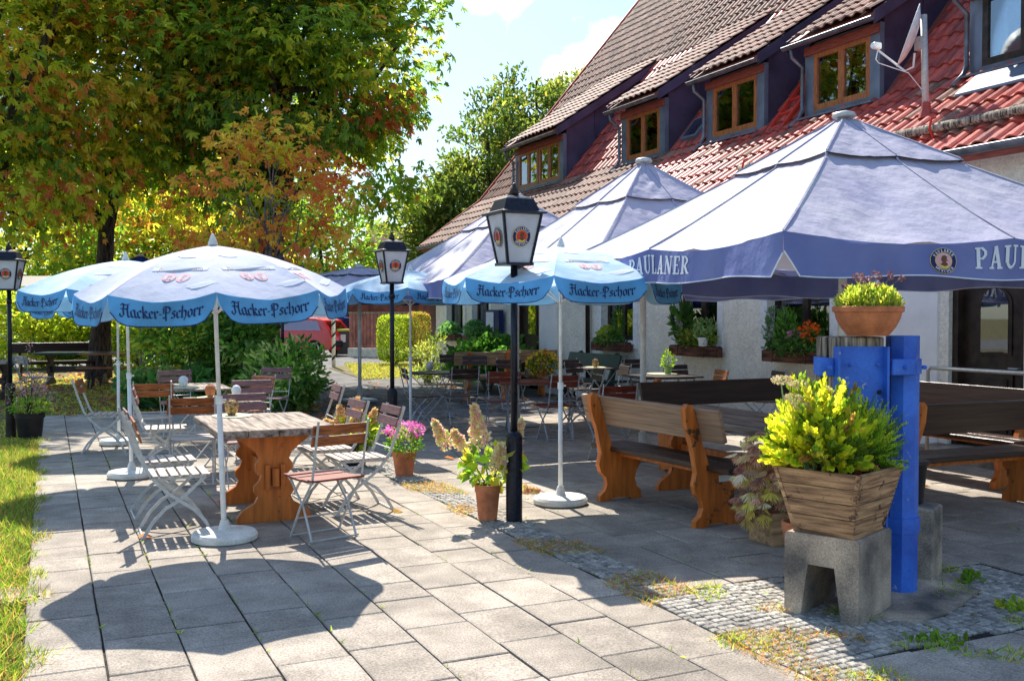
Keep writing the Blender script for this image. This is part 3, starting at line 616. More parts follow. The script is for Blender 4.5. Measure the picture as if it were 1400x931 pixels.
def door(y0, y1, X):
    w = y1 - y0; yc = (y0 + y1) / 2; mb = MB(); mb.box((X, yc, 1.09), (.06, w - .16, 2.02)); d = ipart(mb, 'door', 'darkwood')
    mb = MB()
    for s in (-1, 1): mb.box((X - .06, yc + s * (w / 2 - .04), 1.1), (.16, .08, 2.2))
    mb.box((X - .06, yc, 2.15), (.158, w - .16, .09)); ipart(mb, 'door_frame', 'darkwood').parent = d
    mb = MB(); pts = [(-.18, 0), (.18, 0), (.18, .55)] + [(.18 * math.cos(a), .55 + .18 * math.sin(a)) for a in [math.pi * i / 8 for i in range(1, 8)]] + [(-.18, .55)]
    T = Matrix.Translation((X - .035, yc, 1.22)) @ Matrix.Rotation(R(90), 4, 'Z')
    mb.prism([(x * 1.25, z * 1.06 - .03) for x, z in pts], .02, T); ipart(mb, 'panel_frame', 'darkwood').parent = d
    mb = MB(); mb.prism(pts, .034, T); ipart(mb, 'pane', 'glass').parent = d
    mb = MB(); mb.box((X - .04, yc, .6), (.03, .5, .75)); mb.box((X - .06, yc, .6), (.02, .38, .62)); ipart(mb, 'panel', 'darkwood').parent = d
    mb = MB(); mb.tube([(X - .03, yc - w / 2 + .16, 1.05), (X - .09, yc - w / 2 + .16, 1.05), (X - .09, yc - w / 2 + .28, 1.05)], .01); ipart(mb, 'handle', 'frame').parent = d
    return d
door(DOOR[0], DOOR[1], WX + .2); door(DOOR2[0], DOOR2[1], WX + .2)
mb = MB(); mb.box((WX - .2, 8.0, .06), (.6, 1.3, .14)); ipart(mb, 'door_step', 'oldconc')
# roof shape
EX, EZ, KX, KZ, RX, RZ = 9.15, 3.45, 10.9, 4.75, 17.5, 12.67
def roofz(x): return EZ + (x - EX) * (KZ - EZ) / (KX - EX) if x < KX else KZ + (x - KX) * 1.2
mb = MB(); prof = [(EX, EZ), (KX, KZ), (RX, RZ), (26, 2.5), (25.8, 2.3), (RX, RZ - .25), (KX + .1, KZ - .2), (EX + .05, EZ - .12)]
n = len(prof); vs = [(x, Y0 - .3, z) for x, z in prof] + [(x, YG, z) for x, z in prof]
mb.add(vs, [tuple(range(n)), tuple(range(2 * n - 1, n - 1, -1))] + [(i, i + n, (i + 1) % n + n, (i + 1) % n) for i in range(n)])
roof = ipart(mb, 'roof', 'fascia')
DORM = [(20.6, 23.15), (16.4, 17.95), (13.45, 15.0), (10.9, 12.4), (7.75, 9.3), (4.2, 5.7)]
DX = 10.9; DEX = 10.62; DEZ = 5.86; DS = .66
DIX = (DEZ - DS * DEX - KZ + 1.2 * KX) / (1.2 - DS)    # where dormer roof meets main roof
TW, TL = .205, .335
def tile_mb():
    mb = MB(); n = 6; prof = []
    for i in range(n + 1):
        u = i / n; prof.append((u * (TW + .012), .030 * (math.sin(math.pi * min(1, u * 1.6)) if u < .62 else -.35 * math.sin(math.pi * (u - .62) / .38))))
    L = TL + .05
    vs = [(0, 0, 0)] * 0
    for (yy, zz) in prof: vs.append((0, yy, zz + .034))
    for (yy, zz) in prof: vs.append((L, yy, zz + .004))
    for (yy, zz) in prof: vs.append((0, yy, zz + .012))
    fs = [(i, i + 1, n + 2 + i, n + 1 + i) for i in range(n)] + [(2 * n + 2 + i, 2 * n + 3 + i, i + 1, i) for i in range(n)]
    mb.add(vs, fs); return mb
tmb = tile_mb(); tme = tmb.mesh('roof_tile', 'tile'); tmeb = tmb.mesh('roof_tile', 'tileb')
def plane_tiles(x0, z0, x1, z1, y0, y1, skip):
    out = []; L = math.hypot(x1 - x0, z1 - z0); ux, uz = (x1 - x0) / L, (z1 - z0) / L; ang = math.atan2(uz, ux)
    nr = int(L / TL); step = L / nr; nc = int((y1 - y0) / TW)
    for r in range(nr):
        for c in range(nc):
            s = r * step; xx = x0 + ux * s; zz = z0 + uz * s; yy = y0 + c * TW
            if skip and skip(xx + ux * .17, yy + .1): continue
            out.append(Matrix.Translation((xx, yy + rnd.uniform(-.003, .003), zz + .012 + rnd.uniform(0, .004))) @ Matrix.Rotation(-ang + rnd.uniform(-.012, .012), 4, 'Y') @ Matrix.Rotation(rnd.uniform(-.01, .01), 4, 'Z'))
    return out
def skipd(x, y):
    for a, b in DORM:
        if a - .12 < y < b + .12 and DX - .05 < x < DIX - .05: return True
    return False
tiles = plane_tiles(EX - .06, EZ + .0, KX, KZ, 2.5, YG - .05, skipd) + plane_tiles(KX, KZ, RX, RZ, 2.5, YG - .05, skipd)
dt = []
for a, b in DORM: dt += plane_tiles(DEX - .05, DEZ + .06, DIX + .25, DEZ + .06 + (DIX + .3 - DEX) * DS, a - .15, b + .17, None)
allt = tiles + dt
def tkey(T):
    p = T.translation; v = Vector((p.x, p.y, p.z - 1.65)); d = .421 * v.x + .907 * v.y; la = .907 * v.x - .421 * v.y
    inn_ = d > 0 and la / d < .52 and v.z / d < .345 and not (v.z / d < .17 and la / d < .45)
    return (not inn_, d)
allt.sort(key=tkey); rest = {1: MB(), 0: MB()}
def isred(T):
    p = T.translation; return p.y < 20.5 + rnd.uniform(-.2, .2) and p.x < 13.2 and abs(T.to_euler().y + math.atan(DS)) > .03 and not (p.y > 16 and p.x < KX - .2)
for i, T in enumerate(allt):
    if i < 290:
        o = link('roof_tile', tme if isred(T) else tmeb, roof); o.matrix_local = T
    else: rest[isred(T)].add(tmb.v, tmb.f, T)
for k_ in (1, 0): o = rest[k_].build('roof_tile', 'tile' if k_ else 'tileb'); o.parent = roof; o['kind'] = 'stuff'
mb = MB(); mb.box((17.5, 12, RZ + .08), (.3, 27, .14)); 
# verge board along the gable
for (xa, za, xb, zb) in ((EX, EZ, KX, KZ), (KX, KZ, RX, RZ)):
    mb.add([(xa, YG + .02, za - .1), (xb, YG + .02, zb - .1), (xb, YG + .02, zb + .08), (xa, YG + .02, za + .08), (xa, YG + .06, za - .1), (xb, YG + .06, zb - .1), (xb, YG + .06, zb + .08), (xa, YG + .06, za + .08)], [(0, 3, 2, 1), (4, 5, 6, 7), (0, 1, 5, 4), (3, 7, 6, 2)])
ipart(mb, 'verge_board', 'tile')
# eaves gutter, hooks and downpipe
def half_gutter(mb, x, z, y0, y1, r):
    vs = []; n = 8
    for yy in (y0, y1):
        for rr in (r, r - .008):
            for i in range(n + 1):
                a = math.pi + math.pi * i / n; vs.append((x + rr * math.cos(a), yy, z + rr * math.sin(a)))
    q = n + 1; fs = []
    for i in range(n):
        fs += [(i, i + 1, 2 * q + i + 1, 2 * q + i), (q + i, 3 * q + i, 3 * q + i + 1, q + i + 1)]
    fs += [(0, 2 * q, 3 * q, q), (n, q + n, 3 * q + n, 2 * q + n)]
    fs += [(i, q + i, q + i + 1, i + 1) for i in range(n)] + [(2 * q + i, 2 * q + i + 1, 3 * q + i + 1, 3 * q + i) for i in range(n)]
    mb.add(vs, fs); mb.tube([(x - r, y0, z), (x - r, y1, z)], .009, 5)
mb = MB(); half_gutter(mb, EX - .07, EZ - .0, 2.0, YG - .02, .07); gut = ipart(mb, 'gutter', 'gutter')
mb = MB(); mb.tube([(9.1, 17.0, 3.4), (9.12, 17.0, 3.25), (9.5, 17.0, 3.05), (9.52, 17.0, 0)], .045, 8); ipart(mb, 'downpipe', 'darkwood', smooth=True)
mb = MB(); mb.tube([(9.1, 3.1, 3.4), (9.5, 3.1, 3.05), (9.52, 3.1, 0)], .045, 8); ipart(mb, 'downpipe', 'darkwood', smooth=True)
# snow guard log with red hooks
lx = 9.43; lz = roofz(lx) + .17
mb = MB(); mb.tube([(lx, 3.2 + i * .9, lz + .006 * math.sin(i * 2)) for i in range(11)], .058, 8); ipart(mb, 'snow_guard_log', 'core', smooth=True)
for yy in (4.2, 6.1, 7.1, 8.55, 10.4, 12.0):
    mb = MB(); mb.bar([(lx + .5, yy, roofz(lx + .5) + .05), (lx + .1, yy, roofz(lx + .1) + .06), (lx - .06, yy, roofz(lx) + .05), (lx - .12, yy, lz - .02), (lx - .09, yy, lz + .09), (lx - .02, yy, lz + .12)], .03, .012); ipart(mb, 'snow_guard_hook', 'red')
# dormers
for di, (a, b) in enumerate(DORM):
    w = b - a; zt = DEZ - .02; zs = KZ - .06; X = DX
    rz = lambda x: DEZ + (x - DEX) * DS
    # cheeks
    for s, yy in ((-1, a), (1, b)):
        mb = MB(); pts = [(X + .04, zs - .02), (X + .04, rz(X) - .02), (DIX + .1, rz(DIX) + .02)]
        mb.add([(x, yy - .03, z) for x, z in pts] + [(x, yy + .03, z) for x, z in pts], [(0, 1, 2), (3, 5, 4), (0, 3, 4, 1), (1, 4, 5, 2)])
        for k in (1, 2):   # standing seams
            xs = X + k * (DIX - X) * .33; mb.box((xs, yy + s * .038 * 1, (roofz(xs) + rz(xs)) / 2), (.02, .02, max(.02, rz(xs) - roofz(xs))))
        if di == 0 and yy == b: pass
        ipart(mb, 'dormer_cheek', 'metal')
        mb = MB(); yy2 = yy + s * .17
        mb.add([(DEX - .02, yy2 - .012, DEZ - .12), (DIX + .2, yy2 - .012, rz(DIX + .2) - .12), (DIX + .2, yy2 - .012, rz(DIX + .2) + .075), (DEX - .02, yy2 - .012, DEZ + .075),
                (DEX - .02, yy2 + .012, DEZ - .12), (DIX + .2, yy2 + .012, rz(DIX + .2) - .12), (DIX + .2, yy2 + .012, rz(DIX + .2) + .075), (DEX - .02, yy2 + .012, DEZ + .075)],
               [(0, 1, 2, 3), (7, 6, 5, 4), (0, 4, 5, 1), (1, 5, 6, 2), (2, 6, 7, 3), (3, 7, 4, 0)])
        ipart(mb, 'barge_board', 'metal')
    mb = MB(); mb.add([(DEX, a - .155, DEZ - .05), (DEX, b + .155, DEZ - .05), (DIX + .3, b + .155, rz(DIX + .3) - .05), (DIX + .3, a - .155, rz(DIX + .3) - .05),
                       (DEX, a - .155, DEZ + .05), (DEX, b + .155, DEZ + .05), (DIX + .3, b + .155, rz(DIX + .3) + .05), (DIX + .3, a - .155, rz(DIX + .3) + .05)],
                      [(3, 2, 1, 0), (4, 5, 6, 7), (0, 1, 5, 4), (1, 2, 6, 5), (2, 3, 7, 6), (3, 0, 4, 7)]); ipart(mb, 'dormer_roof', 'fascia')
    # front frame of grey sheet
    fw_ = .19; mb = MB()
    for yy in (a + fw_ / 2 - .03, b - fw_ / 2 + .03): mb.box((X, yy, (zs + zt) / 2), (.09, fw_, zt - zs))
    mb.box((X, (a + b) / 2, zs + .06), (.088, w - 2 * fw_ + .06, .12)); mb.box((X, (a + b) / 2, zt - .03), (.088, w - 2 * fw_ + .06, .10))
    mb.box((X - .1, (a + b) / 2, zs - .0), (.26, w + .1, .025)); ipart(mb, 'dormer_front', 'slate')
    mb = MB(); mb.box((X - .06, (a + b) / 2, zt - .09), (.05, w + .04, .13)); ipart(mb, 'fascia_board', 'fascia')
    ya, yb = a + fw_ - .03, b - fw_ + .03
    if di == 0:
        ym = (ya + yb) / 2; window(ya, ym - .02, zs + .12, zt - .13, X + .0, 'winwood'); window(ym + .02, yb, zs + .12, zt - .13, X + .0, 'winwood')
    else: window(ya, yb, zs + .12, zt - .13, X + .0, 'winwood' if di < 4 else 'darkwood', curtains=di in (1, 4))
    mb = MB(); half_gutter(mb, DEX - .055, DEZ - .03, a - .2, b + .2, .055); ipart(mb, 'dormer_gutter', 'gutter')
    mb = MB(); yy = b + .03; mb.tube([(DEX - .05, yy, DEZ - .08), (DEX - .04, yy, DEZ - .2), (X - .1, yy, DEZ - .34), (X - .1, yy, KZ + .1), (X - .16, yy, KZ - .02), (X - .34, yy, roofz(X - .34) + .08)], .033, 8); ipart(mb, 'dormer_downpipe', 'gutter', smooth=True)
# skylight and lead flashing patch between dormers
mb = MB(); T = Matrix.Translation((11.15, 15.75, roofz(11.15) + .1)) @ Matrix.Rotation(-math.atan(1.2), 4, 'Y')
mb.box((0, 0, 0), (.55, .5, .1), T); sk = ipart(mb, 'roof_window', 'slate')
mb = MB(); mb.box((0, 0, .056), (.43, .38, .012), T); ipart(mb, 'pane', 'glass').parent = sk
mb = MB(); T = Matrix.Translation((10.45, 8.55, roofz(10.45) + .08)) @ Matrix.Rotation(-math.atan(.743), 4, 'Y'); mb.box((0, -.4, 0), (.5, 1.8, .05), T, 1, .02); ipart(mb, 'lead_flashing', 'slate')
for sk in list(inn.children):
    for ch in sk.children: ch.matrix_parent_inverse = Matrix.Identity(4)

# roof ladder
t = thing('roof_ladder', 'red metal ladder lying on the roof slope between two dormers', 'ladder', (10.95, 12.95, roofz(10.95)))
ang = math.atan(1.2); T = Matrix.Translation((0, 0, .09)) @ Matrix.Rotation(-ang, 4, 'Y')
for s in (-1, 1):
    mb = MB(); mb.box((1.0, s * .17, .03), (3.6, .04, .05), T); mb.build('rail', 'red', t)
for i in range(11):
    mb = MB(); mb.box((-.65 + i * .33, 0, .03), (.035, .3, .03), T); mb.build('rung', 'red', t)
# satellite dish on pole
t = thing('satellite_dish', 'white satellite dish with feed arm clamped to a roof pole', 'satellite dish', (9.98, 9.22, roofz(9.98) + .03))
mb = MB(); mb.tube([(0, 0, 0), (-.04, .02, 1.28)], .042, 10); mb.build('mast', 'frame', t, True)
mb = MB(); mb.lathe([(.10, 0), (.06, .12), (.052, .2)], 10); mb.build('mast_collar', 'tile', t)
nd = Vector((-.70, .62, .32)).normalized(); rot = nd.to_track_quat('Z', 'Y').to_matrix().to_4x4()
cD = Vector((-.15, .05, 1.0)); T = Matrix.Translation(cD) @ rot
mb = MB(); mb.lathe([(.001, 0), (.12, .008), (.24, .035), (.36, .085), (.37, .082), (.24, .02), (.12, -.008), (.001, -.015)], 28, T @ Matrix.Scale(1.08, 4, (0, 1, 0))); mb.build('reflector', 'white', t, True)
mb = MB(); mb.box((.07, 0, 0), (.12, .1, .16), Matrix.Translation(cD * .93 + Vector((.02, 0, 0)))); mb.build('bracket', 'frame', t)
f = cD + nd * .42 + Vector((-.05, 0, -.27)); 
mb = MB(); mb.tube([cD + Vector((.0, 0, -.2)), cD + Vector((-.02, 0, -.37)), cD + Vector((-.12, .04, -.42)), f], .014, 6); mb.build('feed_arm', 'white', t)
mb = MB(); mb.box(tuple(f + Vector((-.02, 0, .05))), (.12, .07, .08), None, 1, .01); mb.tube([f + Vector((-.09, 0, .05)), f + Vector((-.02, 0, .05))], .035, 8); mb.build('receiver', 'white', t)
mb = MB(); mb.tube([f, f + Vector((-.03, 0, -.12)), f + Vector((.02, 0, -.16)), cD + Vector((-.1, 0, -.45)), (.02, .02, .3), (.0, 0, .1)], .006, 5); mb.build('cable', 'white', t)
# menu box
t = thing('menu_box', 'blue glazed menu display case on the wall behind the parasols', 'menu box', (9.45, 21.35, 1.45))
mb = MB(); mb.box((0, 0, 0), (.12, .8, .62)); mb.build('case', 'navy', t)
mb = MB(); mb.box((-.068, .1, .03), (.012, .42, .46)); mb.build('menu_sheet', 'pale', t)
mb = MB(); mb.box((-.07, 0, -.34), (.16, .84, .04)); mb.build('ledge', 'darkwood', t)
# hand rail
t = thing('hand_rail', 'white tubular steel hand rail in front of the dark door', 'hand rail', (8.75, 7.7, 0))
mb = MB(); mb.tube([(0, .32, 0), (0, .32, 1.03), (0, .28, 1.07), (0, -1.2, 1.07), (0, -1.24, 1.03), (0, -1.24, 0)], .022, 8); mb.build('tube', 'frame', t, True)

# ------------------------------------------------------------------ where a picture point meets a horizontal plane
YAW, PIT, FP = R(24.9), R(1.48), 1368.
fwv = Vector((math.sin(YAW) * math.cos(PIT), math.cos(YAW) * math.cos(PIT), -math.sin(PIT))); rtv = Vector((math.cos(YAW), -math.sin(YAW), 0)); upv = rtv.cross(fwv)
def G(px, py, z=0.0):
    d = fwv + rtv * ((px - 700) / FP) - upv * ((py - 465.5) / FP); p = Vector((0, 0, 1.65)) + d * ((z - 1.65) / d.z); return (p.x, p.y)

# ------------------------------------------------------------------ parasols
def wavy(a, b, t): return a + (b - a) * t
def lettering(name, fn, text, width, cx, base, k='navy', style='fr', nib=.22, parent=None, h=.004):
    q, w = fraktur(text, nib) if style == 'fr' else slabtext(text)
    sc_ = width / w; mb = MB(); mb.mat(k)
    put_text(mb, [[Vector(((p.x - w / 2) * sc_ + cx, p.y * sc_ + base)) for p in qq] for qq in q], fn, h)
    return mb.build(name, None, parent)
def parasol(x, y, label, tilt=(0, 0), apex=2.2, drop=.3, Rr=1.0, cloth='hpcloth', phase=0, detail=2, group='light blue brewery parasols'):
    t = thing('parasol', label, 'parasol', (x, y, 0), 0, group); t.rotation_euler = (R(tilt[0]), R(tilt[1]), 0)
    a0 = math.atan2(-y, -x) + phase; n = 8
    def rib(k, r):
        a = a0 + 2 * math.pi * k / n; z = apex - drop * (.35 * r + .65 * r * r); return Vector((math.cos(a) * Rr * r, math.sin(a) * Rr * r, z))
    mb = MB()
    for k in range(n):
        def fn(u, v, k=k):
            r = max(.015, v); p = rib(k, r).lerp(rib(k + 1, r), u); p.z -= .055 * math.sin(math.pi * u) * r * r + .004 * math.sin(u * 16 + k * 2) * r ** 4; return p
        mb.grid(fn, 10, 9)
    o = mb.build('canopy', cloth, t, True)
    VH = .2
    for k in range(n):
        A, B = rib(k, 1), rib(k + 1, 1); d = (B - A).normalized(); out = Vector((d.y, -d.x, 0)); L = (B - A).length
        def fv(u, v, h=0, A=A, B=B, out=out, k=k):
            e = abs(2 * u - 1); uu = .5 + (u - .5) * (1 - .07 * v * v)
            hh = VH * (1 - .45 * e ** 7) * v
            p = A.lerp(B, uu); p.z -= .055 * math.sin(math.pi * uu) * (1 - v * .8) + hh
            return p + out * (.012 * math.sin(uu * 9 + k) * v + .02 * v + h)
        mb = MB(); mb.grid(fv, 14, 4); va = mb.build('valance', 'hpblue', t, True)
        mb = MB(); mb.grid(lambda u, v: fv(u, v, -.004), 14, 4); lin = mb.build('lining', 'hpin', va, True)
        if detail:
            tx = lambda u, v, h: fv(.5 + u / L, 1 - (v + 0) / VH, h)
            lettering('lettering', tx, 'Hacker-Pschorr', .56, 0, .068, parent=va, nib=.24)
            mb = MB(); mb.tube([fv(i / 14, 1, .001) for i in range(15)], .0035, 4); mb.build('hem', 'navy', va)
        mb = MB(); mb.bar([rib(k, .03) - Vector((0, 0, .02)), rib(k, .35) - Vector((0, 0, .018)), rib(k, .7) - Vector((0, 0, .018)), rib(k, .99) - Vector((0, 0, .012))], .012, .008); mb.build('rib', 'white', t)
        mb = MB(); mb.bar([Vector((0, 0, apex - .5)), rib(k, .48) - Vector((0, 0, .03))], .01, .006); mb.build('strut', 'white', t)
        if detail and k % 2 == 1 or detail == 2 and k in (0, 7):     # pale cloud print with banner and two red badges on the cloth
            def fc(u, v, h, k=k):
                r = .74 + v; uu = .5 + u / max(.2, 2 * r * Rr * math.sin(math.pi / n)); p = rib(k, r).lerp(rib(k + 1, r), uu); p.z -= .055 * math.sin(math.pi * uu) * r * r - h * .5 - .003; return p
            mb = MB()
            for (cu, cv) in ((-.05, .0), (.05, -.01)):
                mb.mat('pink').add([fc(cu + .046 * math.cos(i * .349), -(cv + .05 * math.sin(i * .349)), .002) for i in range(18)], [tuple(range(18))])
                mb.mat('cloudp').add([fc(cu + .032 * math.cos(i * .349), -(cv + .035 * math.sin(i * .349)), .004) for i in range(18)], [tuple(range(18))])
                q, w = fraktur('H' if cu < 0 else 'P', .3); mb.mat('pink'); put_text(mb, [[Vector(((p.x - w / 2) * .034 + cu, p.y * .034 - .03)) for p in qq] for qq in q], lambda u, v, h: fc(u, -v, h), .008)
            mb.mat('cloudp').add([fc(-.19 + .38 * i / 10, -.105 - .03 * math.sin(math.pi * i / 10), .002) for i in range(11)] + [fc(.19 - .38 * i / 10, -.06 - .03 * math.sin(math.pi * (1 - i / 10)), .002) for i in range(11)], [tuple(range(22))])
            q, w = fraktur('Himmel der Bayern', .2); sc_ = .31 / w; mb.mat('skin')
            put_text(mb, [[Vector(((p.x - w / 2) * sc_, p.y * sc_ + .068 + .030 * math.cos((p.x - w / 2) / w * math.pi))) for p in qq] for qq in q if True], lambda u, v, h: fc(u, -v, h), .004) if not any(c not in FR for c in 'Himmel der Bayern') else None
            mb.build('cloth_print', None, t)
            for (cu, cv, w_) in ((-.07, -.34, .10), (.19, .13, .09)):
                mb = MB(); mb.mat('cloudp'); mb.add([fc((cu + w_ * math.cos(i * .5236) * (1 + .25 * math.sin(i * 2.1))) * (1 + cv), cv + .03 * math.sin(i * .5236), .0008) for i in range(12)], [tuple(range(12))])
                mb.build('cloud_print', None, t)
    mb = MB(); mb.tube([(0, 0, .05), (0, 0, 1.05)], .02, 10); mb.build('lower_pole', 'white', t, True)
    mb = MB(); mb.tube([(0, 0, .9), (0, 0, apex + .01)], .0155, 10); mb.build('upper_pole', 'white', t, True)
    mb = MB(); mb.tube([(0, 0, 1.0), (0, 0, 1.06)], .026, 8); mb.tube([(0, 0, 1.03), (.05, 0, 1.03)], .008, 6); mb.build('clamp', 'white', t)
    mb = MB(); mb.lathe([(.035, 0), (.035, .012), (.028, .03), (.013, .07), (.004, .085)], 12, None, (0, 0, apex)); mb.build('finial', 'oldwhite', t, True)
    mb = MB(); mb.lathe([(.215, 0), (.235, .012), (.237, .045), (.222, .066), (.12, .074), (.05, .08), (.045, .085), (.028, .15), (.001, .15)], 30); b = mb.build('base', 'oldwhite', t); smooth_by_angle(b)
    b.rotation_euler = (-R(tilt[0]), -R(tilt[1]), 0)
    return t
FR['y'] = FR.get('y'); 
FR.setdefault('y', (.7, []))
parasol(1.16, 7.5, 'pale shade-greyed parasol over the orange trestle table, nearest of the light blue ones', (1.5, -2.0), 2.15, .33, .94, 'hpgrey', .02)
parasol(4.05, 7.72, 'sky blue lettered parasol just right of the big brewery lantern', (0, 0), 2.24, .29, 1.03, 'hpcloth', -.05)
parasol(.76, 10.82, 'sky blue parasol behind and left of the grey front parasol', (0, -1), 2.2, .30, 1.0, 'hpcloth', .25)
parasol(.81, 13.64, 'sky blue parasol hidden mostly behind others, its pole leftmost of the terrace', (0, 0), 2.15, .34, 1.0, 'hpcloth', .1, 1)
parasol(4.63, 13.37, 'sky blue parasol behind the middle lamp post', (0, 0), 2.27, .27, 1.03, 'hpcloth', -.03)

def big_parasol(x, y, s, phi, apex, zt, vh, label, top='canvas', val='canvasblue', group='large square brewery parasols', pole='white', polez=0, text=(0, 1, 2, 3), sag=.05, seedk=0):
    t = thing('large_parasol', label, 'parasol', (x, y, 0), R(phi), group)
    P = [(-s, -s), (0, -s), (s, -s), (s, 0), (s, s), (0, s), (-s, s), (-s, 0)]
    def rib(k, r):
        p = P[k % 8]; z = zt + (apex - zt) * (1 - r) ** 1.08; return Vector((p[0] * r, p[1] * r, z))
    def cloth(r0, r1, dz, nm):
        mb = MB()
        for k in range(8):
            def fn(u, v, k=k):
                r = max(.02, r0 + (r1 - r0) * v); p = rib(k, r).lerp(rib(k + 1, r), u)
                w = math.sin(math.pi * u); p.z += dz - sag * w * r * 1.2
                p.z += w * r * (.012 * math.sin(u * 13 + v * 7 + k * 3 + seedk) + .008 * math.sin(u * 31 - v * 17 + k)) + w * .012 * math.sin(v * 40 + 3 * math.sin(u * 5 + k)) * (.3 + .7 * (math.sin(k * 2.3 + seedk) > 0)) * (1 - r * .4)
                return p
            mb.grid(fn, 18, 18 if r1 > .9 else 9)
        return mb.build(nm, top, t, True)
    cloth(.02, 1, 0, 'canopy'); cloth(.02, .36, .035, 'vent_cap')
    # seams
    for k in range(8):
        mb = MB(); mb.bar([rib(k, r) + Vector((0, 0, .004 + (.036 if r < .36 else 0))) for r in (.03, .2, .35, .37, .6, .8, 1)], .014, .006); mb.build('seam', top, t)
        mb = MB(); mb.bar([rib(k, .05) - Vector((0, 0, .05)), rib(k, .98) - Vector((0, 0, .03))], .03, .02); mb.build('rib', 'frame', t)
        mb = MB(); mb.bar([(0, 0, zt + .05), rib(k, .5) - Vector((0, 0, .06))], .022, .014); mb.build('strut', 'frame', t)
    mb = MB(); mb.tube([rib(k, .36).lerp(rib(k + 1, .36), u / 6) + Vector((0, 0, .03 - sag * .4 * math.sin(math.pi * u / 6))) for k in range(8) for u in range(6)], .006, 4); mb.build('cap_hem', 'darkwood', t)
    for q in range(4):
        A = rib(2 * q, 1); B = rib(2 * q + 2, 1); d = (B - A).normalized(); out = Vector((d.y, -d.x, 0)); L = 2 * s
        def fv(u, v, h=0, A=A, B=B, out=out, q=q):
            e = abs(2 * u - 1); cut = 1 - .55 * max(0, (e - .955) / .045) ** .7
            p = A.lerp(B, u); sg = sag * 1.2 * abs(math.sin(2 * math.pi * u)); p.z -= sg * (1 - v) + vh * v * cut + .012 * math.sin(u * 17 + q) * v * v
            return p + out * (.018 * math.sin(u * 23 + q * 2 + seedk) * v + .01 * math.sin(u * 47) * v * v + .01 * v + h)
        mb = MB(); mb.grid(fv, 72, 5); va = mb.build('valance', val, t, True)
        mb = MB(); mb.tube([fv(i / 72, 1, .001) for i in range(73)], .005, 4); mb.build('piping', 'pale' if val == 'canvasblue' else 'navy', va)
        if q in text:
            th = .15 * vh / .27; tw = th * 6.7
            fnn = lambda u, v, h: fv(.5 + u / L, 1 - v / vh, h)
            lettering('lettering', fnn, 'PAULANER', tw, .16, vh * .27, 'pale', 'sl', parent=va, h=.006)
            mb = MB(); rr = vh * .40
            emblem(mb, lambda u, v, h: fv(.5 + (u - tw / 2 - .10) / L, 1 - (v + vh * .48) / vh, h + .003), rr, True); mb.build('emblem', None, va)
    mb = MB(); mb.tube([(0, 0, 0), (0, 0, apex - .02)], .035, 12); mb.build('pole', pole, t, True)
    mb = MB(); mb.box((0, 0, .03), (.5, .5, .05), None, 1, .01); mb.tube([(0, 0, .05), (0, 0, .3)], .05, 10); mb.build('base', 'frame', t)
    mb = MB(); mb.lathe([(.09, 0), (.1, .015), (.085, .04), (.03, .055), (.001, .055)], 16, None, (0, 0, apex + .02)); mb.build('finial', 'frame', t, True)
    return t
big_parasol(6.05, 6.45, 1.8, -6, 3.27, 2.16, .27, 'large faded lavender parasol in front on the right, behind the blue post')
big_parasol(6.18, 9.75, 1.62, 0, 3.36, 2.10, .27, 'second large faded parasol, its tip between two dormers', seedk=1, text=(1, 3))
big_parasol(6.3, 13.4, 1.75, 0, 3.36, 2.12, .27, 'large faded parasol farthest back of the row along the inn', seedk=2, text=(1, 3))
p = G(492, 549); big_parasol(p[0], p[1], 1.7, 15, 2.52, 2.1, .25, 'blue parasol by the driveway in front of the red car', 'canvas', 'canvasnavy', seedk=3, pole='white')
p = G(193, 522); big_parasol(p[0], p[1], 2.0, 10, 3.05, 2.12, .28, 'dark navy parasol under the trees behind the terrace', 'canvasnavy', 'canvasnavy', seedk=4, pole='frame')

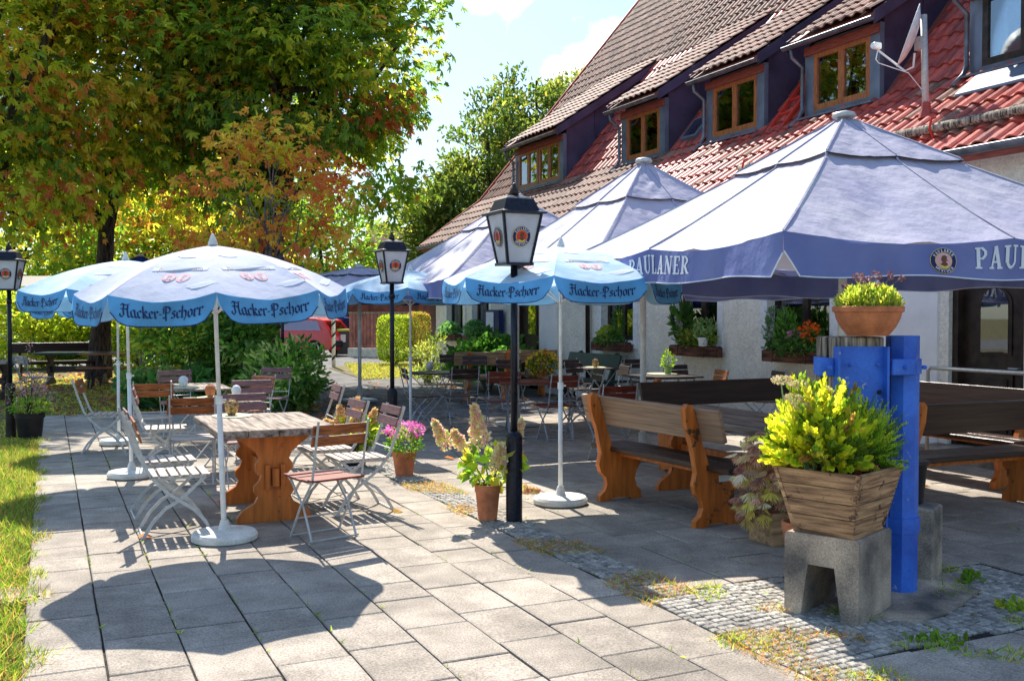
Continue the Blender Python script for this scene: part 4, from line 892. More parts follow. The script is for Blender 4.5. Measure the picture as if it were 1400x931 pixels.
# ------------------------------------------------------------------ lamp posts
def lamp_post(x, y, rz, label, sleeve='black', k=1.0, logo=True):
    t = thing('lamp_post', label, 'lamp post', (x, y, 0), rz, 'black lantern posts with brewery badges')
    mb = MB(); mb.lathe([(.066, -.02), (.066, .68), (.05, .71), (.034, .72), (.001, .72)], 18); mb.build('sleeve', sleeve, t) 
    mb = MB(); mb.tube([(0, 0, .7), (0, 0, 2.05 * k)], .028, 12); mb.lathe([(.036, 1.86 * k), (.036, 1.92 * k)], 12); mb.build('pole', 'black', t, True)
    z0 = 2.04 * k; z1 = z0 + .40; a, b = .098, .162
    mb = MB(); mb.box((0, 0, z0 + .008), (2 * a + .04, 2 * a + .04, .022)); mb.build('lantern_floor', 'black', t)
    for q in range(4):
        Rz = Matrix.Rotation(q * math.pi / 2, 4, 'Z')
        mb = MB(); mb.add([(-a, -a, z0 + .02), (a, -a, z0 + .02), (b, -b, z1), (-b, -b, z1), (-a, -a + .004, z0 + .02), (a, -a + .004, z0 + .02), (b, -b + .004, z1), (-b, -b + .004, z1)], [(0, 1, 2, 3), (7, 6, 5, 4)], Rz)
        pn = mb.build('pane', 'lampglass', t)
        mb = MB(); mb.bar([(a, -a, z0 + .01), (b, -b, z1)], .02, .02, Rz); mb.build('corner_bar', 'black', t)
        if logo:
            mb = MB(); fn = lambda u, v, h: Rz @ Vector((u, -(a + b) / 2 - .012 - v * (b - a) / .38 - h, (z0 + z1) / 2 + .02 + v)); emblem(mb, fn, .078); mb.build('emblem', None, pn)
    mb = MB(); c = b + .036
    rings = [(b + .01, z1 - .005), (c, z1), (c, z1 + .015), (b - .01, z1 + .03), (b - .045, z1 + .12), (b - .07, z1 + .135), (.03, z1 + .155)]
    vs = [(sx * r, sy * r, z) for r, z in rings for sx, sy in ((-1, -1), (1, -1), (1, 1), (-1, 1))]
    fs = [(i * 4 + j, i * 4 + (j + 1) % 4, i * 4 + 4 + (j + 1) % 4, i * 4 + 4 + j) for i in range(len(rings) - 1) for j in range(4)] + [(3, 2, 1, 0), tuple(range(len(vs) - 4, len(vs)))]
    mb.add(vs, fs); mb.build('lantern_roof', 'black', t)
    mb = MB(); mb.lathe([(.035, 0), (.04, .03), (.028, .06), (.012, .075), (.016, .09), (.004, .105)], 12, None, (0, 0, z1 + .15)); mb.build('finial', 'rust' if 'rust' in M else 'darkwood', t, True)
    return t
lz_ = lambda x, y: math.atan2(y, x) + math.pi + math.pi / 2
lamp_post(3.37, 7.22, R(-24.9 + 24), 'black lamp post beside the potted hydrangea, its large lantern nearest')
lamp_post(3.95, 12.11, R(-24.9 + 25), 'black lamp post in the middle distance, behind the pink flower pot')
lamp_post(-.47, 15.26, R(-24.9 + 10), 'black lamp post at the far left beside a black flower tub', 'darkwood', .97)
lamp_post(3.69, 17.39, R(-10), 'black lamp post in the shrubs, its lantern hidden by the front parasol')

# ------------------------------------------------------------------ chairs and tables
PROTO = {}
def make_chair(kind, wood, frame, seat=None):
    t = thing('garden_chair', '', 'chair'); seat = seat or wood; W2 = .205
    if kind == 'A':
        b = [(-.33, .88), (-.27, .68), (-.205, .50), (-.15, .42), (-.06, .33), (.02, .27), (.12, .20), (.20, .11), (.255, .0)]
        l = [(.21, .44), (.13, .37), (.02, .27), (-.08, .215), (-.17, .12), (-.24, .0)]
    else:
        b = [(-.27, .89), (-.215, .64), (-.175, .45), (-.10, .36), (0, .25), (.07, .14), (.16, .0)]
        l = [(.20, .44), (.10, .34), (0, .25), (-.06, .14), (-.13, .0)]
    for s in (-1, 1):
        mb = MB(); mb.bar([(s * W2, y, z) for y, z in b], .008, .024) if kind == 'A' else mb.tube([(s * W2, y, z) for y, z in b], .009, 6); mb.build('back_frame', frame, t)
        mb = MB(); mb.bar([(s * (W2 - .015), y, z) for y, z in l], .008, .024) if kind == 'A' else mb.tube([(s * (W2 - .02), y, z) for y, z in l], .009, 6); mb.build('leg', frame, t)
        mb = MB(); mb.bar([(s * (W2 - .01), -.17, .437), (s * (W2 - .01), .21, .443)], .006, .02); mb.build('seat_rail', frame, t)
    for (y, z) in ((b[-1][0], .012), (l[-1][0], .012)) + (((.04, .16),) if kind == 'B' else ()):
        mb = MB(); mb.tube([(-W2, y, z), (W2, y, z)], .007, 5); mb.build('stretcher', frame, t)
    mb = MB(); mb.tube([(-W2, -.21 if kind == 'A' else -.195, .53), (W2, -.21 if kind == 'A' else -.195, .53)], .006, 5); mb.build('stretcher', frame, t)
    n = 6 if kind == 'A' else 5
    for i in range(n):
        y = -.16 + .37 * i / (n - 1); w = .37 / (n - 1) - (.016 if kind == 'A' else .007); z = .455 - (.012 * math.sin(math.pi * i / (n - 1)) if kind == 'B' else 0)
        mb = MB(); mb.box((0, y, z), (.43, w, .016), None, 1, .003); mb.build('seat_slat', seat, t)
    for zz in (.835, .745) if kind == 'A' else (.82, .737):
        yy = (-.31 + (.88 - zz) * .3) if kind == 'A' else (-.255 + (.88 - zz) * .22); T = Matrix.Translation((0, yy, zz)) @ Matrix.Rotation(R(16), 4, 'X')
        mb = MB(); mb.grid(lambda u, v: Vector(((u - .5) * .46, .012 - .05 * (u - .5) ** 2 * 0 - .012, (v - .5) * .072)), 1, 1) if False else mb.box((0, .014, 0), (.46, .014, .074), T, 1, .003); mb.build('back_slat', wood, t)
    return t
def chair(kind, wood, x, y, dx, dy, label, frame='frame', seat=None, group='folding garden chairs'):
    key = (kind, wood, frame, seat)
    if key not in PROTO: t = PROTO[key] = make_chair(*key)
    else: t = copy_tree(PROTO[key])
    t.location = (x, y, 0); t.rotation_euler = (0, 0, face_to(dx, dy) + R(rnd.uniform(-4, 4))); return tag(t, label, 'chair', group)
ch = chair
ch('A', 'wchair', .86, 7.95, 1, -.06, 'pale grey framed chair with sunlit slats, left side of the front trestle table', seat='wseat')
ch('A', 'wmauve', .86, 8.72, 1, 0, 'second chair on the left side of the front trestle table, behind the nearest', seat='wseat')
ch('B', 'wchair', 1.86, 7.30, -.22, 1, 'chair with wide orange back at the near end of the front trestle table', seat='wred')
ch('A', 'wmauve', 2.38, 8.2, -1, .02, 'curved legged chair right of the front trestle table, nearest the pink flower pot', seat='wseat')
ch('A', 'wmauve', 2.27, 8.86, -1, 0, 'chair half hidden by the nearer one at the right side of the front trestle table', seat='wseat')
ch('B', 'wchair', 1.27, 10.1, .1, 1, 'orange backed chair before the second table, back to viewer', seat='wseat')
ch('A', 'wmauve', 1.10, 11.15, 1, -.15, 'chair with red brown slats turned sideways at the left of the second table', seat='wseat')
ch('B', 'wchair', 1.10, 12.35, .1, 1, 'orange backed chair at the third table, behind the sideways red brown one', seat='wseat')
ch('A', 'wmauve', 1.60, 14.35, 0, -1, 'mauve slatted chair at the far head of the third table, facing the viewer')
ch('B', 'wchair', 2.30, 12.9, -1, -.5, 'orange backed chair at the right side of the third table, before the red geraniums')
ch('A', 'wmauve', 2.15, 11.75, -.15, -1, 'mauve slatted chair left of the shrub lamp post, facing the second table')
ch('A', 'wmauve', 1.72, 9.72, 0, -1, 'mauve slatted chair at the far end of the front trestle table, facing the viewer')
ch('A', 'wmauve', 2.90, 14.5, -.6, -1, 'small mauve slatted chair beside the tree stem in the shrubs')
ch('A', 'wmauve', 2.62, 10.9, -1, 0, 'chair seen edge on beside the shrubs, right of the second table')
ch('A', 'wchair', .62, 13.0, 1, -.25, 'white framed chair at the far left beside the leftmost parasol pole', seat='wseat')
p = G(48, 548); ch('A', 'wseat', p[0], p[1], .8, .5, 'blue grey chair on the grass behind the flower tub', 'framed')
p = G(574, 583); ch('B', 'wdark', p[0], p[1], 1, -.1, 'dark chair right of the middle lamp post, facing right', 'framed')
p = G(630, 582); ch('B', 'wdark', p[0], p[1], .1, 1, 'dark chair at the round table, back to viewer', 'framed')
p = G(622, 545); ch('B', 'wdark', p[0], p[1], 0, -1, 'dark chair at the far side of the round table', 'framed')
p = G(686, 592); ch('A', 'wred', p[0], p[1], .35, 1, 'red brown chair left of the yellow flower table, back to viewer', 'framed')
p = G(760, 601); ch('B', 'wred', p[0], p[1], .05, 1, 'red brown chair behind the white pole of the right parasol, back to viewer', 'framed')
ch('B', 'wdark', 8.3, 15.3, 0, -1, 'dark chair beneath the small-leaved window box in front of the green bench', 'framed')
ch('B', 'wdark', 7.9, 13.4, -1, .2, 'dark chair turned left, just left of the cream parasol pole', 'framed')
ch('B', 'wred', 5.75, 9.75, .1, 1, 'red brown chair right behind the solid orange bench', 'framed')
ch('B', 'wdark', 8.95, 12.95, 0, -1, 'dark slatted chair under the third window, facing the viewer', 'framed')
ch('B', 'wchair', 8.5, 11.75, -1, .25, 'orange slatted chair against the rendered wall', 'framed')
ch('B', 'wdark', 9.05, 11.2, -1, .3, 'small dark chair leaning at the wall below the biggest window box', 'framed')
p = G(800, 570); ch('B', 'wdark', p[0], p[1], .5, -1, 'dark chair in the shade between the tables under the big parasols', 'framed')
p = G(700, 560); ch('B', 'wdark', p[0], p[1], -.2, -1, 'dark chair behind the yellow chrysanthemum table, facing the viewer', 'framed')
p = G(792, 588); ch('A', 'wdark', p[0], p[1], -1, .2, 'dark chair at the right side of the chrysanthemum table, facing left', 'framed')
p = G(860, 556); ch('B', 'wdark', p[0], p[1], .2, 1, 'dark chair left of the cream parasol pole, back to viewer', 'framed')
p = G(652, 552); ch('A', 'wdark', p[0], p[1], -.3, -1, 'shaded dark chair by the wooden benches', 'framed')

def bistro(x, y, w, l, label, wood='wgrey', frame='frame', round_=False, rz=0):
    t = thing('folding_table', label, 'table', (x, y, 0), rz, 'folding garden tables')
    if round_:
        r = w / 2; n = 7
        for i in range(n):
            xx = -r + (i + .5) * 2 * r / n; hl = math.sqrt(max(.01, r * r - xx * xx)); mb = MB(); mb.box((xx, 0, .735), (2 * r / n - .008, 2 * hl, .022), None, 1, .003); mb.build('top_slat', wood, t)
    else:
        n = 5
        for i in range(n): mb = MB(); mb.box((-w / 2 + (i + .5) * w / n, 0, .735), (w / n - .008, l, .024), None, 1, .003); mb.build('top_slat', wood, t)
    yl = (l / 2 - .12) if not round_ else w / 2 - .12; xw = w / 2 - .06
    for s in (-1, 1):
        for q in (-1, 1):
            mb = MB(); mb.bar([(q * xw, s * yl, .71), (q * .03, s * yl, .4), (-q * xw, s * yl, .0)], .01, .024) ; mb.build('leg', frame, t)
    for q in (-1, 1):
        mb = MB(); mb.tube([(q * xw, -yl, .012), (q * xw, yl, .012)], .008, 5); mb.build('stretcher', frame, t)
        mb = MB(); mb.tube([(q * xw, -yl, .715), (q * xw, yl, .715)], .009, 5); mb.build('stretcher', frame, t)
    return t
bistro(1.68, 11.0, .7, .85, 'wooden slatted folding table behind the front trestle table')
bistro(1.68, 13.15, .75, 1.2, 'grey slatted folding table third in the left row, with a white napkin ring')
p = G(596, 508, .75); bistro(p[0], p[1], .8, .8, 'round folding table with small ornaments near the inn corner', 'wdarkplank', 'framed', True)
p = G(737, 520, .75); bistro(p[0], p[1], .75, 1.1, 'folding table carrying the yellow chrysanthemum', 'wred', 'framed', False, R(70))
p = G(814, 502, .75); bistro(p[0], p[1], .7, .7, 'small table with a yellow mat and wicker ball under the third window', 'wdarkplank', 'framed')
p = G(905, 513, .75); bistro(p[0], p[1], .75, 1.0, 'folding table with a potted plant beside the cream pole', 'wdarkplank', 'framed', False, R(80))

# carved board outline used for trestles and bench ends (x, z)
def trestle_outline(w, h, neck=.36):
    a = [(.50, 0), (.50, .06), (.44, .13), (.36, .17), (.26, .22), (.22, .29), (.27, .35), (.27, .41), (.20, .47), (.17, .54), (.25, .60), (.25, .66), (.20, .72), (.24, .80), (.36, .88), (.47, .95), (.50, 1.0)]
    return [(x * w * 1, z * h) for i, (x, z) in enumerate(a)] + [(-x * w * 1, z * h) for i, (x, z) in reversed(list(enumerate(a)))] 
def trestle_table(x, y, w, l, label, rz=0, wood='worange', top='wgrey', h=.76, n=4):
    t = thing('trestle_table', label, 'table', (x, y, 0), rz)
    for i in range(n):
        mb = MB(); mb.box((-w / 2 + (i + .5) * w / n, rnd.uniform(-.004, .004), h - .03 + rnd.uniform(-.002, .002)), (w / n - .006, l, .06), None, 1, .006); mb.build('top_plank', top, t)
    for s in (-1, 1):
        o = trestle_outline(w * .62, h - .062)
        mb = MB(); mb.prism([(px, pz) for px, pz in o], .05, Matrix.Translation((0, s * (l / 2 - .24), 0))); mb.build('trestle', wood, t)
        for q in (-1, 1): mb = MB(); mb.box((q * .06, s * (l / 2 - .19), .36), (.035, .04, .2)); mb.build('wedge', wood, t)
    mb = MB(); mb.box((0, 0, .36), (.05, l - .3, .14)); mb.build('stretcher', wood, t)
    return t
trestle_table(1.63, 8.48, .95, 1.36, 'heavy table with grey plank top on carved orange trestles under the front parasol')
trestle_table(5.45, 7.05, .9, 2.2, 'long plank table on orange trestles between the solid benches', top='wgrey')
trestle_table(7.15, 7.35, .8, 1.3, 'dark plank table inside the right bench corner, behind the blue post', top='wdarkplank')
def bench(x, y, L, rz, label, side='worange', plank='wdarkplank', plate=False, over=.28, seat=None):
    t = thing('garden_bench', label, 'bench', (x, y, 0), rz, 'solid wooden benches with carved ends')   # faces local +Y, length along X
    o = [(-.22, 0), (-.22, .05), (-.17, .09), (-.145, .15), (-.16, .21), (-.215, .26), (-.235, .33), (-.21, .43), (-.25, .62), (-.315, .80), (-.33, .93), (-.30, .965), (-.255, .955), (-.235, .90), (-.165, .68), (-.085, .47), (-.06, .44),
         (.215, .43), (.235, .38), (.215, .31), (.175, .26), (.155, .18), (.175, .11), (.22, .07), (.225, 0), (.12, 0), (.08, .02), (-.08, .02), (-.12, 0)]
    for s in (-1, 1):
        mb = MB(); T = Matrix.Translation((s * (L / 2 - over), 0, 0)) @ Matrix.Rotation(R(90), 4, 'Z'); mb.prism(o, .055, T); mb.build('end_board', side, t)
    for i in range(2):
        mb = MB(); mb.box((0, -.02 + .2 * i, .462), (L, .194, .045), None, 1, .006); mb.build('seat_plank', seat or plank, t)
    T = Matrix.Translation((0, -.205, .80)) @ Matrix.Rotation(R(15), 4, 'X'); mb = MB(); mb.box((0, .03, 0), (L, .04, .26), T, 1, .006); mb.build('back_plank', 'backp' if False else plank, t)
    mb = MB(); mb.box((0, .02, .415), (L - 2 * over - .05, .05, .05)); mb.build('stretcher', side, t)
    if plate:
        mb = MB(); mb.box((-(L / 2 - over) - .03 if plate < 0 else (L / 2 - over) + .03, .07, .37), (.004, .12, .05)); mb.build('plate', 'white', t)
    return t
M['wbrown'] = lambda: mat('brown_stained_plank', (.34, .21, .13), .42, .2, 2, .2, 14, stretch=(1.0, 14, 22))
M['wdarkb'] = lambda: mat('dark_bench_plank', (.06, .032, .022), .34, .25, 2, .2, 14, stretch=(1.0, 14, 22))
bench(4.68, 7.05, 1.85, face_to(1, .08), 'solid bench with carved orange ends and brown back, nearest beside the plank table', plank='wbrown', plate=1, seat='wdarkb')
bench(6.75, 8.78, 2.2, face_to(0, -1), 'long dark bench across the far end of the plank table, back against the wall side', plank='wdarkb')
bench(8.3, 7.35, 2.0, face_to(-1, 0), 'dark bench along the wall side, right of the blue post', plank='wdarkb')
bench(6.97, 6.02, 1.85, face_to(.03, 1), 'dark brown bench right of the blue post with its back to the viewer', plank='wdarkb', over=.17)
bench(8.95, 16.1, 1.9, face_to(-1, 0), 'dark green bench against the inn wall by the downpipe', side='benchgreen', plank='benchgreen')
M['wlight'] = lambda: mat('pale_sunlit_plank', (.50, .30, .15), .6, .25, 2, .2, 14, stretch=(1.4, 14, 14))  # pale tone puts sunlight into two benches' planks; plain wood on the trough
p = G(664, 547); bench(p[0], p[1], 1.3, face_to(.2, 1), 'bench with its back coloured pale as sunlit, left of the large lamp post', plank='wlight')
p = G(716, 541); bench(p[0], p[1], 1.3, face_to(.2, 1), 'bench with its back coloured pale as sunlit, right of the large lamp post, before the leafy bush', plank='wlight')
p = G(78, 523); bench(p[0], p[1] + 1.2, 2.2, face_to(.1, -1), 'dark backed bench on the grass below the hedge', plank='wdarkb', side='darkwood')
p = G(106, 525); trestle_table(p[0], p[1], .9, 1.7, 'dark pedestal table on the grass under the chestnut', R(70), 'wdark', 'benchgreen')
p = G(2, 545); trestle_table(p[0] - .3, p[1], .8, 1.4, 'grey table at the left picture edge behind the lamp post', R(60), 'wdark', 'wgrey')
def beer_table(px, py, L, rz, h, w, label, cat, wood='wchair', z=None):
    p = G(px, py, h); t = thing('beer_' + cat, label, cat, (p[0], p[1], 0), rz)
    mb = MB(); mb.box((0, 0, h - .015), (L, w, .03), None, 1, .004); mb.build('top', wood, t)
    for s in (-1, 1):
        for q in (-1, 1): mb = MB(); mb.bar([(s * L * .36, q * w * .38, h - .03), (s * L * .39, q * w * .42, 0)], .03, .03); mb.build('leg', 'black', t)
        mb = MB(); mb.bar([(s * L * .38, -w * .4, .2), (s * L * .38, w * .4, .2)], .02, .02); mb.build('brace', 'black', t)
        mb = MB(); mb.bar([(s * L * .37, 0, .22), (s * L * .2, 0, h - .03)], .02, .02); mb.build('brace', 'black', t)
    return t
beer_table(203, 483, 3.0, R(-22), .76, .55, 'long narrow beer table on the grass behind the terrace', 'table')
beer_table(178, 502, 2.3, R(-22), .47, .26, 'long low beer bench in front of the beer table', 'bench')
beer_table(262, 476, 1.9, R(-24), .76, .6, 'far beer table before the clipped topiary', 'table', 'wseat')
beer_table(262, 466, 1.9, R(-24), .80, .26, 'dark beer bench rail behind the far beer table', 'bench', 'wdark')

# ------------------------------------------------------------------ things standing on tables
def wicker_ball(x, y, z, label, k='wicker', r=.06):
    t = thing('lantern_ball', label, 'table lantern', (x, y, z))
    mb = MB(); mb.lathe([(r * .5, 0), (r * .8, .02), (r, .06), (r * .95, .09), (r * .6, .125), (r * .3, .13)], 14); mb.build('body', k, t, True)
    mb = MB(); mb.tube([(r * math.cos(a), 0, .07 + (r + .01) * math.sin(a)) for a in [math.pi * i / 10 for i in range(11)]], .006, 5); mb.build('handle', k, t, True)
    return t
def table_mat(x, y, z, label, r=.17, rz=0):
    mb = MB(); n = 24; vs = [(r * math.cos(2 * math.pi * i / n), r * 1.2 * math.sin(2 * math.pi * i / n), zz) for zz in (0, .004) for i in range(n)]
    mb.add(vs, [tuple(range(n, 2 * n))] + [(i, (i + 1) % n, n + (i + 1) % n, n + i) for i in range(n)]); o = mb.build('table_mat', 'linen', None, False, None, (x, y, z)); return tag(o, label, 'table mat', 'oval table mats')
table_mat(1.46, 8.98, .764, 'oval straw mat under the wicker ball on the front trestle table')
wicker_ball(1.46, 9.0, .77, 'round wicker lantern ball on the far end of the front trestle table')
table_mat(1.62, 11.2, .75, 'oval straw mat on the second table of the left row'); wicker_ball(1.60, 11.25, .756, 'orange handled ball on the second table of the left row', 'terra', .055)
table_mat(1.55, 12.9, .75, 'pale mat at the left end of the third table'); wicker_ball(1.52, 12.95, .756, 'white ring handled pot on the third table', 'white', .055)
wicker_ball(1.86, 11.15, .749, 'second white handled pot at the right of the second table', 'white', .05)
p = G(814, 502, .75); table_mat(p[0], p[1], .75, 'yellow mat on the small table under the third window'); wicker_ball(p[0], p[1], .756, 'wicker ball on the small table under the third window')
p = G(905, 511, .75); table_mat(p[0], p[1], .75, 'yellow mat beside the cream parasol pole', .22)
p = G(721, 516, .75); wicker_ball(p[0], p[1], .75, 'pale wooden holder beside the yellow chrysanthemum', 'core', .04)
p = G(588, 506, .75); wicker_ball(p[0], p[1], .75, 'grey ornament on the round table by the inn corner', 'frame', .06)

# ------------------------------------------------------------------ pots and plants
def pot(name, label, x, y, z, r, h, k, cat='flower pot', taper=.72, rim=True, group=None):
    t = thing(name, label, cat, (x, y, z), 0, group); b = r * taper
    mb = MB(); mb.lathe([(b * .9, 0), (b, .006)] + ([(r * .93, h * .78), (r, h * .79), (r, h)] if rim else [(r * .97, h * .96), (r, h)]) + [(r * .9, h), (r * .87, h * .88), (.001, h * .88)], 26); o = mb.build('pot', k, t); smooth_by_angle(o)
    mb = MB(); mb.lathe([(r * .88, h * .885), (.001, h * .9)], 16); mb.build('soil', 'soil', t)
    return t
def stems(parent, bx, by, bz, tips, r=.006, k='twig'):
    mb = MB()
    for tp in tips:
        a = Vector((bx + rnd.uniform(-.03, .03), by + rnd.uniform(-.03, .03), bz)); e = Vector(tp); m = a.lerp(e, .5) + Vector((rnd.uniform(-.02, .02), rnd.uniform(-.02, .02), .02)); mb.tube([a, m, e], [r, r * .8, r * .4], 5)
    o = mb.build('stem', k, parent); return o
def blob_leaves(parent, name, c, rad, n, size, cols, w=None, wid=.5, up=.2, jit=.3, hollow=.4):
    d = unit(rng.normal(size=(n, 3))); r = rng.uniform(hollow, 1, n) ** .5; bump = 1 + .14 * np.sin(d[:, 0] * 6 + 1) * np.cos(d[:, 2] * 5 + d[:, 1] * 4)
    P = np.array(c) + d * (r * bump)[:, None] * np.array(rad); A = unit(d + rng.normal(size=(n, 3)) * .6 + [0, 0, up])
    return quads_object(name, leaf_quads(P, A, rng.uniform(.6, 1.3, n) * size, wid), palette(n, cols, w, jit), parent)
# hydrangea in terracotta
def panicle(parent, base, tip, r, n, cols, size=.022):
    base = np.array(base); tip = np.array(tip); t = rng.uniform(0, 1, n); d = unit(rng.normal(size=(n, 3)))
    P = base + (tip - base) * t[:, None] + d * (r * (1 - t * .85) * rng.uniform(.5, 1, n))[:, None]
    return quads_object('flower_head', leaf_quads(P, unit(d + [0, 0, .3]), rng.uniform(.7, 1.3, n) * size, .9), palette(n, cols, jit=.25), parent)
CRM = [(.90, .70, .34), (.92, .52, .46), (.85, .36, .36), (.62, .68, .2), (.92, .8, .5)]
t = pot('flower_pot', 'terracotta pot of tall cream and pink hydrangea beside the nearest lamp post', 3.20, 7.36, 0, .105, .29, 'terra')
heads = [((-.33, .08, .62), (-.42, .10, .80), .05), ((-.06, .0, .62), (-.11, .02, .92), .075), ((.18, -.03, .50), (.30, .0, .78), .075), ((.04, -.12, .45), (.05, -.15, .62), .07), ((.30, .02, .22), (.46, 0, .20), .025), ((-.20, .05, .60), (-.27, .06, .72), .04)]
stems(t, 0, 0, .25, [h[0] for h in heads])
for b_, tp, r_ in heads: panicle(t, b_, tp, r_ * 1.25, int(620 * r_ / .07), CRM, .026)
blob_leaves(t, 'foliage', (.03, 0, .45), (.24, .16, .15), 130, .095, [(.14, .26, .03), (.22, .32, .04), (.07, .14, .02), (.3, .3, .05)], None, .6, -.1)
# pink flowers
t = pot('flower_pot', 'terracotta pot with pink flowers in front of the middle lamp post', 3.31, 9.76, 0, .125, .25, 'terra')
blob_leaves(t, 'foliage', (0, 0, .33), (.17, .17, .14), 420, .055, [(.08, .16, .03), (.14, .24, .04)], None, .35, .4)
blob_leaves(t, 'blossom', (0, 0, .46), (.22, .2, .09), 420, .026, [(.70, .12, .42), (.62, .2, .5), (.75, .3, .5)], None, .9, .5)
# black pot with orange pink hydrangea
t = pot('flower_tub', 'black tub of peach coloured hydrangea behind the right hand chairs', 3.02, 10.6, 0, .17, .28, 'blackpot')
blob_leaves(t, 'foliage', (0, 0, .36), (.24, .22, .16), 300, .08, [(.16, .26, .03), (.24, .3, .04), (.09, .16, .02)], None, .55, .1)
for (a, b_) in (((-.12, 0, .46), (-.16, 0, .66)), ((.04, .03, .5), (.05, .03, .74)), ((.17, 0, .42), (.24, 0, .6)), ((-.02, -.1, .44), (-.02, -.12, .6)), ((-.2, .05, .4), (-.3, .05, .5))): panicle(t, a, b_, .075, 500, [(.90, .52, .26), (.88, .45, .34), (.78, .66, .26)], .026)
# tub at left post
p = G(41, 597); t = pot('flower_tub', 'black tub of wispy pink flowers beside the far left lamp post', p[0], p[1], 0, .19, .33, 'blackpot', taper=.78)
blob_leaves(t, 'foliage', (0, 0, .40), (.24, .22, .12), 380, .06, [(.10, .18, .04), (.2, .27, .06)], None, .4, .3)
tips = [(.3 * math.cos(a) * k, .25 * math.sin(a) * k, .95 - .3 * k + rnd.uniform(-.1, .1)) for a, k in [(i * .55, rnd.uniform(.3, 1.15)) for i in range(14)]]; tips.append((.02, 0, 1.35))
stems(t, 0, 0, .33, tips, .005, 'bark')
for tp in tips: blob_leaves(t, 'blossom', (tp[0] * .85, tp[1] * .85, tp[2] * .85), (.05, .05, .15), 40, .03, [(.6, .3, .42), (.2, .28, .07), (.55, .2, .35), (.2, .28, .07)], None, .6)
# geranium
p = G(321, 515); t = thing('geranium_trough', 'terracotta trough of red geraniums left of the tree stems', 'flower trough', (p[0], p[1], .35)); mb = MB(); mb.box((0, 0, .09), (.55, .24, .18), None, 1.1); mb.build('trough', 'terra', t); mb = MB(); mb.box((0, 0, -.17), (.5, .3, .34)); mb.build('stand', 'oldconc', t)
blob_leaves(t, 'foliage', (0, 0, .3), (.36, .2, .2), 350, .08, [GREEN, (.07, .13, .02)], None, .8); blob_leaves(t, 'blossom', (.08, -.08, .42), (.27, .18, .2), 260, .06, [(.7, .015, .01), (.55, .01, .01)], None, .9, .5)
# chrysanthemum
p = G(741, 515, .75); t = pot('flower_pot', 'rounded yellow chrysanthemum in a low pot on the folding table', p[0], p[1], .747, .1, .12, 'terra'); blob_leaves(t, 'foliage', (0, 0, .17), (.21, .21, .15), 800, .035, [GREEN, DEEP, (.06, .1, .02)], None, .5); blob_leaves(t, 'blossom', (0, 0, .2), (.23, .23, .16), 230, .035, [(.75, .55, .05), (.65, .4, .04)], None, .95, .7, .3, .95)
p = G(913, 511, .75); t = pot('flower_pot', 'green ceramic pot with a small leafy plant on a table by the wall', p[0], p[1], .75, .07, .12, 'ceramic'); blob_leaves(t, 'foliage', (0, 0, .2), (.1, .1, .14), 150, .05, [GREEN, MID])
# pots behind stool
t = pot('flower_pot', 'small scalloped terracotta pot behind the concrete stool', 4.5, 5.2, 0, .10, .28, 'terra', taper=.6)
p = (4.35, 5.45); t = thing('maple_trough', 'pale wooden trough holding the feathery red maple behind the planter', 'planter', (4.86, 5.78, 0)); t.scale = (.9, .9, .9); mb = MB(); mb.box((0, 0, .13), (.42, .3, .26), None, 1.05); mb.build('trough', 'wlight', t)
stems(t, 0, 0, .25, [(-.1, -.05, .6), (-.3, -.1, .5), (.05, .0, .75), (-.2, 0, .72), (-.3, -.1, .35), (.1, -.1, .5)], .009, 'bark')
def lace(parent, centres, n, size):
    Vs = []; Cs = []
    for c in centres:
        for _ in range(n):
            o = np.array(c) + rng.normal(size=3) * [.055, .055, .028]; main = unit(np.array([-.8 + rng.normal() * .5, -.5 + rng.normal() * .5, -.35 + rng.normal() * .25])); sd = unit(np.cross(main, [0, 0, 1.])); k = 9
            an = np.linspace(-1.0, 1.0, k)[:, None]; A = unit(main * np.cos(an) + sd * np.sin(an) - np.array([0, 0, .3])); s = size * (1 - .35 * np.abs(an[:, 0])) * rng.uniform(.8, 1.2)
            Vs.append(leaf_quads(np.repeat(o[None], k, 0), A, s, .16, .05)); c_ = palette(1, [(.55, .34, .25), (.66, .50, .28), (.66, .56, .16), (.40, .2, .16), (.75, .60, .45)])[0]; Cs.append(np.repeat(c_[None], k, 0))  # cream and gold tones put sunlight into the leaf colour
    return quads_object('lace_foliage', np.concatenate(Vs), np.concatenate(Cs), parent)
lc = [(-.05 + rnd.uniform(-.30, .25), rnd.uniform(-.22, .12), z) for z in (.3, .36, .42, .5, .56, .62, .68, .76, .84) for _ in range(3)] + [(-.42, -.1, .56), (-.40, -.05, .6), (-.36, -.1, .74), (-.3, -.1, .77), (-.42, -.1, .34), (-.38, -.12, .42)]
lace(t, lc, 8, .12)

